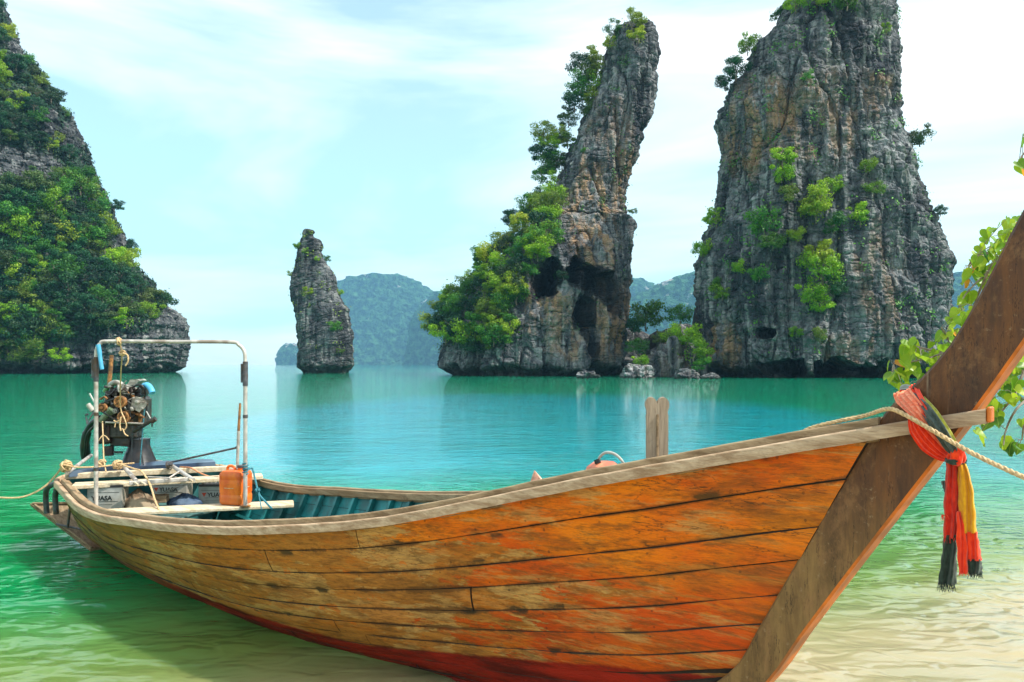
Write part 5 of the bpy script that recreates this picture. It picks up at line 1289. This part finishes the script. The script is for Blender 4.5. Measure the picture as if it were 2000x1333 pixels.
band('cloth_band', M['c_slate'], [sp_(1775, 760, -.045), sp_(1780, 772, -.085), sp_(1806, 800, -.165), sp_(1832, 838, -.182), sp_(1856, 876, -.152), sp_(kx_+3, ky_, -.13)], [.012, .022, .036, .040, .034, .016], 'slate green band', folds=2)
band('cloth_band', M['c_olive'], [sp_(1800, 775, -.08), sp_(1822, 803, -.160), sp_(1842, 832, -.170), sp_(1862, 868, -.135), sp_(kx_+6, ky_-6, -.12)], [.008, .018, .016, .018, .01], 'yellow green band', folds=1)
band('cloth_band', M['c_red'], [sp_(1781, 812, -.150), sp_(1792, 840, -.145), sp_(1815, 870, -.120), sp_(1838, 889, -.105), sp_(kx_-6, ky_+4, -.115)], [.03, .056, .062, .042, .02], 'scarlet lower band', folds=4)
# bands going round behind the stem
for yy, mt in ((.09, 'c_red'), (.105, 'c_slate')):
    q = MB(); q.tube(catmull([sp_(1766, 764, -.03), sp_(1772, 756, .03), sp_(1800, 800, yy), sp_(1840, 850, yy), sp_(1868, 885, .03), sp_(kx_+6, ky_, -.10)], 5), .016, 8, flat=.4); q.build('cloth_band', M[mt], sash)
q = MB(); kc = sp_(1868, 893, -.125)
for e, er in knot(kc, .022, 5, 12, .010): q.tube(catmull(e, 4), er, 8)
kn = q.build('knot', M['c_red'], sash)
q = MB(); a0, a1 = sp_(1846, 900, -.12), sp_(1884, 902, -.12)
q.tube(catmull([a0+Vector((.0, .015, 0)), a0+(a1-a0)*.3+Vector((0, -.025, .0)), a0+(a1-a0)*.7+Vector((0, -.025, .004)), a1+Vector((0, .01, .004))], 6), .0065, 8); q.tube(catmull([a0+Vector((.0, .015, .006)), a0+(a1-a0)*.5+Vector((0, -.03, -.005)), a1+Vector((0, .01, -.004))], 6), .005, 8); q.build('binding_cord', M['c_dark'], sash)
def tail(name, mat, rows, label=None, folds=3, ph=0., yy=-.115, thick=.012, closed_end=True):
    """hanging cloth between left and right picture columns per row: (y, xl, xr)"""
    rows = [(float(a_), float(b_), float(c_)) for a_, b_, c_ in rows]; ys = np.linspace(rows[0][0], rows[-1][0], 22)
    xl = np.interp(ys, [r_[0] for r_ in rows], [r_[1] for r_ in rows]); xr = np.interp(ys, [r_[0] for r_ in rows], [r_[2] for r_ in rows])
    m_ = 26; V = []; B = []
    for i in range(22):
        for j in range(m_):
            t = j/(m_-1); x = xl[i]+(xr[i]-xl[i])*t + .8*math.sin(i*.9+j+ph)*(1 if j in (0, m_-1) else 0)
            f = .007*math.sin(t*folds*.5*6.283+ph+i*.09)+.0025*math.sin(t*15+i*.25+ph)
            p = by(x, ys[i]+(1.2*math.sin(j*1.9+ph) if i == 21 else 0), yy+f-.006*math.sin(math.pi*t)); V.append(p); B.append(p+Vector((0, thick, 0)))
    n_ = len(V); F = []
    for i in range(21):
        for j in range(m_-1):
            a_ = (i*m_+j, i*m_+j+1, (i+1)*m_+j+1, (i+1)*m_+j); F.append(a_); F.append(tuple(v_+n_ for v_ in a_)[::-1])
        for j in (0, m_-1): F.append((i*m_+j, (i+1)*m_+j, (i+1)*m_+j+n_, i*m_+j+n_))
    for i in (0, 21):
        for j in range(m_-1): F.append((i*m_+j, i*m_+j+1, i*m_+j+1+n_, i*m_+j+n_))
    q = MB(); q.add(V+B, F, 0, True); o = q.build(name, mat, sash)
    if label: o['label'] = label
    return o
def fringe(par, mat, y, x0, x1, n, L0, yy=-.115, seed=0):
    g = random.Random(seed); q = MB()
    for i in range(n):
        x = g.uniform(x0, x1); l = g.uniform(.4, 1)*L0; a = by(x, y-2, yy+g.uniform(-.006, .010)); b_ = by(x+g.uniform(-5, 5), y+l, yy+g.uniform(-.02, .02)); m__ = (a+b_)/2+Vector((g.uniform(-.003, .003), 0, 0))
        q.tube([a, m__, b_], [.0011, .0009, .0005], 3)
    o = q.build('fringe', mat, par); o['kind'] = 'stuff'
tl = tail('tail', M['c_dark'], [(905, 1856, 1872), (935, 1852, 1873), (985, 1848, 1872), (1040, 1844, 1869), (1046, 1843, 1868)], 'hidden dark backing of the left tail', yy=-.095)
t1 = tail('tail', M['c_deep'], [(904, 1846, 1869), (915, 1848, 1869), (935, 1847, 1870), (985, 1843, 1871), (1010, 1844, 1871), (1052, 1842, 1868)], 'deep red upper part of the left tail', 4, 1.)
fringe(t1, M['c_deep'], 1050, 1843, 1868, 40, 12, seed=1); fringe(t1, M['c_red'], 1008, 1838, 1850, 14, 10, yy=-.125, seed=8)
t2 = tail('tail', M['c_dark'], [(1046, 1843, 1867), (1080, 1840, 1866), (1120, 1835, 1867), (1142, 1831, 1866)], 'dark green lower end of the left tail', 3, 2., yy=-.112)
fringe(t2, M['c_dark'], 1142, 1832, 1866, 60, 16, seed=2)
t3 = tail('tail', M['c_yellow'], [(906, 1870, 1884), (930, 1871, 1893), (960, 1871, 1899), (1000, 1872, 1903), (1042, 1876, 1906)], 'ochre upper part of the right tail', 3, .5, yy=-.118)
t4 = tail('tail', M['c_red'], [(1000, 1868, 1874), (1030, 1868, 1884), (1060, 1868, 1888), (1121, 1873, 1888)], 'scarlet strip between the two tails', 2, 3., yy=-.128)
t5 = tail('tail', M['c_red'], [(1040, 1884, 1906), (1060, 1886, 1910), (1096, 1888, 1916)], 'scarlet middle of the right tail', 3, 1.5, yy=-.116)
t6 = tail('tail', M['c_dark'], [(1093, 1888, 1914), (1110, 1890, 1917), (1122, 1891, 1917)], 'dark end of the right tail', 3, 2.5, yy=-.115)
fringe(t6, M['c_dark'], 1120, 1892, 1919, 50, 12, seed=3); fringe(t4, M['c_red'], 1120, 1874, 1888, 14, 6, yy=-.128, seed=5)
t7 = tail('tail', M['c_slate'], [(940, 1838, 1848), (952, 1841, 1850), (962, 1845, 1850)], 'slate corner sticking out of the left tail', 1, 0, yy=-.105)

# ------------------------------------------------------------------ leafy branches behind the prow
def leaf_mesh(cu=.12, fo=.10, wv=.05):
    half = [(0, 0), (.10, -.10), (.30, -.14), (.46, -.02), (.50, .20), (.42, .45), (.25, .70), (.08, .93), (0, 1.05)]
    V = []; F = []
    for x, y in half: V.append((x, y, -fo*abs(x)*2+wv*math.sin(y*5)-cu*y*y))
    n = len(V)
    for x, y in half: V.append((-x, y, -fo*abs(x)*2+wv*math.sin(y*5+.9)-cu*y*y))
    mid = [(0, .0, .02), (0, .3, .03), (0, .6, -.02), (0, 1.05, -.14)]
    b0 = len(V); V += mid
    def fan(o, rev):
        T = [(b0, o+1, o+2), (b0, o+2, b0+1), (b0+1, o+2, o+3), (b0+1, o+3, o+4), (b0+1, o+4, b0+2), (b0+2, o+4, o+5), (b0+2, o+5, o+6), (b0+2, o+6, b0+3), (b0+3, o+6, o+7)]
        return [t[::-1] if rev else t for t in T]
    F = fan(0, False)+fan(n, True)
    return V, F
def mat_bl(name, ca, cb):
    m = Mat(name, .38, .4); X, Y, Z = m.xyz(); r_ = m.rnd()
    c = m.mix(r_, ca, cb); c = m.mix(m.ramp(m.math('ABSOLUTE', X), .03, .0, 0, .6), c, (.50, .58, .10))
    c = m.mix(m.ramp(m.noise(6, (1, 1, 1), 5), .55, .75, 0, .4), c, tuple(x*.5 for x in ca)); m.color(c)
    t = m.n('ShaderNodeBsdfTranslucent'); m.L(c, t.inputs[0]); mx = m.n('ShaderNodeMixShader'); mx.inputs[0].default_value = .5
    m.L(m.b.outputs[0], mx.inputs[1]); m.L(t.outputs[0], mx.inputs[2]); m.L(mx.outputs[0], m.o.inputs[0]); return m.m
M['bleaf'] = mat_bl('heart_leaf_green', (.16, .34, .02), (.40, .52, .03)); M['bleaf_o'] = mat_bl('heart_leaf_orange', (.70, .28, .02), (.75, .35, .03)); M['bleaf_d'] = mat_bl('heart_leaf_dark', (.05, .17, .015), (.16, .30, .02))  # bleaf_d is a darker green, mixed in at random
LM = []
for mt, pr in (('bleaf', (.12, .10, .05)), ('bleaf_d', (.12, .2, .05)), ('bleaf_o', (.3, .2, .05)), ('bleaf', (.35, .28, .08)), ('bleaf', (-.15, .35, .10)), ('bleaf_d', (.4, -.1, .07))):
    lv, lf = leaf_mesh(*pr); q = MB(); q.add(lv, lf, 0, True); o = q.build('leaf', M[mt]); LM.append(o.data); bpy.data.objects.remove(o)
M['twig'] = plain('grey_twig', (.24, .20, .16), .8, .3, 30)
def branch(label, twigs, leaves, D, seed, size=.060, dark=.15, group=None):
    """twigs: picture polylines; leaves: (x, y) leaf positions"""
    t = empty('leafy_branch', px(*twigs[0][0], D)); tag(t, label, 'branch', group); L0 = Vector(t.location); g = random.Random(seed)
    q = MB(); pts_all = []
    for tw in twigs:
        P = catmull([Vector(px(x, y, D+g.uniform(-.08, .08)))-L0 for x, y in tw], 6); q.tube(P, list(np.linspace(.007, .0022, len(P))), 6); pts_all += P
    # leaf stalks
    lp = []
    for x, y in leaves:
        p = Vector(px(x, y, D+g.uniform(-.22, .22)))-L0; nb = min(pts_all, key=lambda v_: (v_-p).length)
        q.tube([nb, (nb+p)/2+Vector((0, 0, .012)), p], .0013, 4); lp.append(p)
    q.build('twig', M['twig'], t)
    for p in lp:
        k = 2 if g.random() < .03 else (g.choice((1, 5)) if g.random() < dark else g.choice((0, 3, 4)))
        o = bpy.data.objects.new('leaf', LM[k]); C.objects.link(o); o.parent = t; o.location = p; s = size*g.uniform(.55, 1.1); o.scale = (s, s, s)
        o.rotation_euler = (R(g.uniform(-150, -60)), R(g.uniform(-35, 35)), R(g.uniform(-80, 80)))
def scatter(n, cx, cy, rx, ry, seed, ang=0):
    g = random.Random(seed); o = []
    while len(o) < n:
        a, b_ = g.uniform(-1, 1), g.uniform(-1, 1)
        if a*a+b_*b_ > 1: continue
        x, y = a*rx, b_*ry; o.append((cx+x*math.cos(ang)-y*math.sin(ang), cy+x*math.sin(ang)+y*math.cos(ang)))
    return o
branch('leafy branch with heart-shaped leaves rising behind the prow into the sky', [[(2120, 380), (2040, 430), (1975, 480), (1930, 530), (1890, 570), (1872, 600)], [(1975, 480), (1930, 495), (1890, 520)], [(1930, 530), (1905, 590), (1893, 640)]],
       scatter(34, 1950, 475, 60, 38, 1, -.7)+scatter(34, 1915, 535, 50, 40, 2, -.8)+scatter(12, 1885, 600, 26, 34, 3)+scatter(14, 1985, 440, 30, 26, 31), 3.3, 1, dark=.08)
branch('low leafy branch hanging over the water on the left side of the prow', [[(2060, 560), (1960, 620), (1890, 655), (1840, 690), (1790, 705), (1745, 712)], [(1840, 690), (1800, 680), (1768, 672)], [(1860, 675), (1845, 650), (1838, 640)], [(1890, 655), (1840, 720), (1790, 745)]],
       scatter(30, 1800, 705, 60, 26, 4, -.2)+scatter(16, 1850, 670, 34, 30, 5)+scatter(10, 1775, 672, 18, 12, 6)+scatter(9, 1765, 740, 26, 18, 7)+[(1735, 706), (1742, 730), (1745, 742)]+scatter(10, 1880, 640, 24, 30, 8), 3.35, 2, dark=.12)
branch('branch with green leaves right of the prow over the water', [[(2080, 640), (2020, 690), (1970, 720), (1930, 760), (1905, 800)], [(2010, 700), (1985, 760), (1960, 800), (1930, 826)], [(2090, 720), (2020, 770), (1985, 800), (1965, 840), (1960, 870)], [(2010, 790), (2000, 830), (1996, 860)]],
       scatter(24, 1975, 745, 36, 30, 9)+scatter(16, 1930, 800, 28, 26, 10)+[(1962, 862), (1975, 866), (1985, 870), (1962, 852), (1996, 820), (1992, 868), (1912, 850), (1905, 840), (1985, 780), (1970, 790), (1998, 712)]+scatter(8, 1990, 700, 16, 20, 12), 3.1, 3, dark=.4)
branch('tip of a branch with a few leaves entering at the right edge against the sky', [[(2080, 250), (2030, 280), (2000, 300), (1990, 318)], [(2030, 280), (2005, 268), (1998, 262)]], [(1990, 322), (1997, 318), (1999, 268), (1996, 328), (2005, 300), (2012, 290), (1988, 316)], 3.2, 4, size=.05)
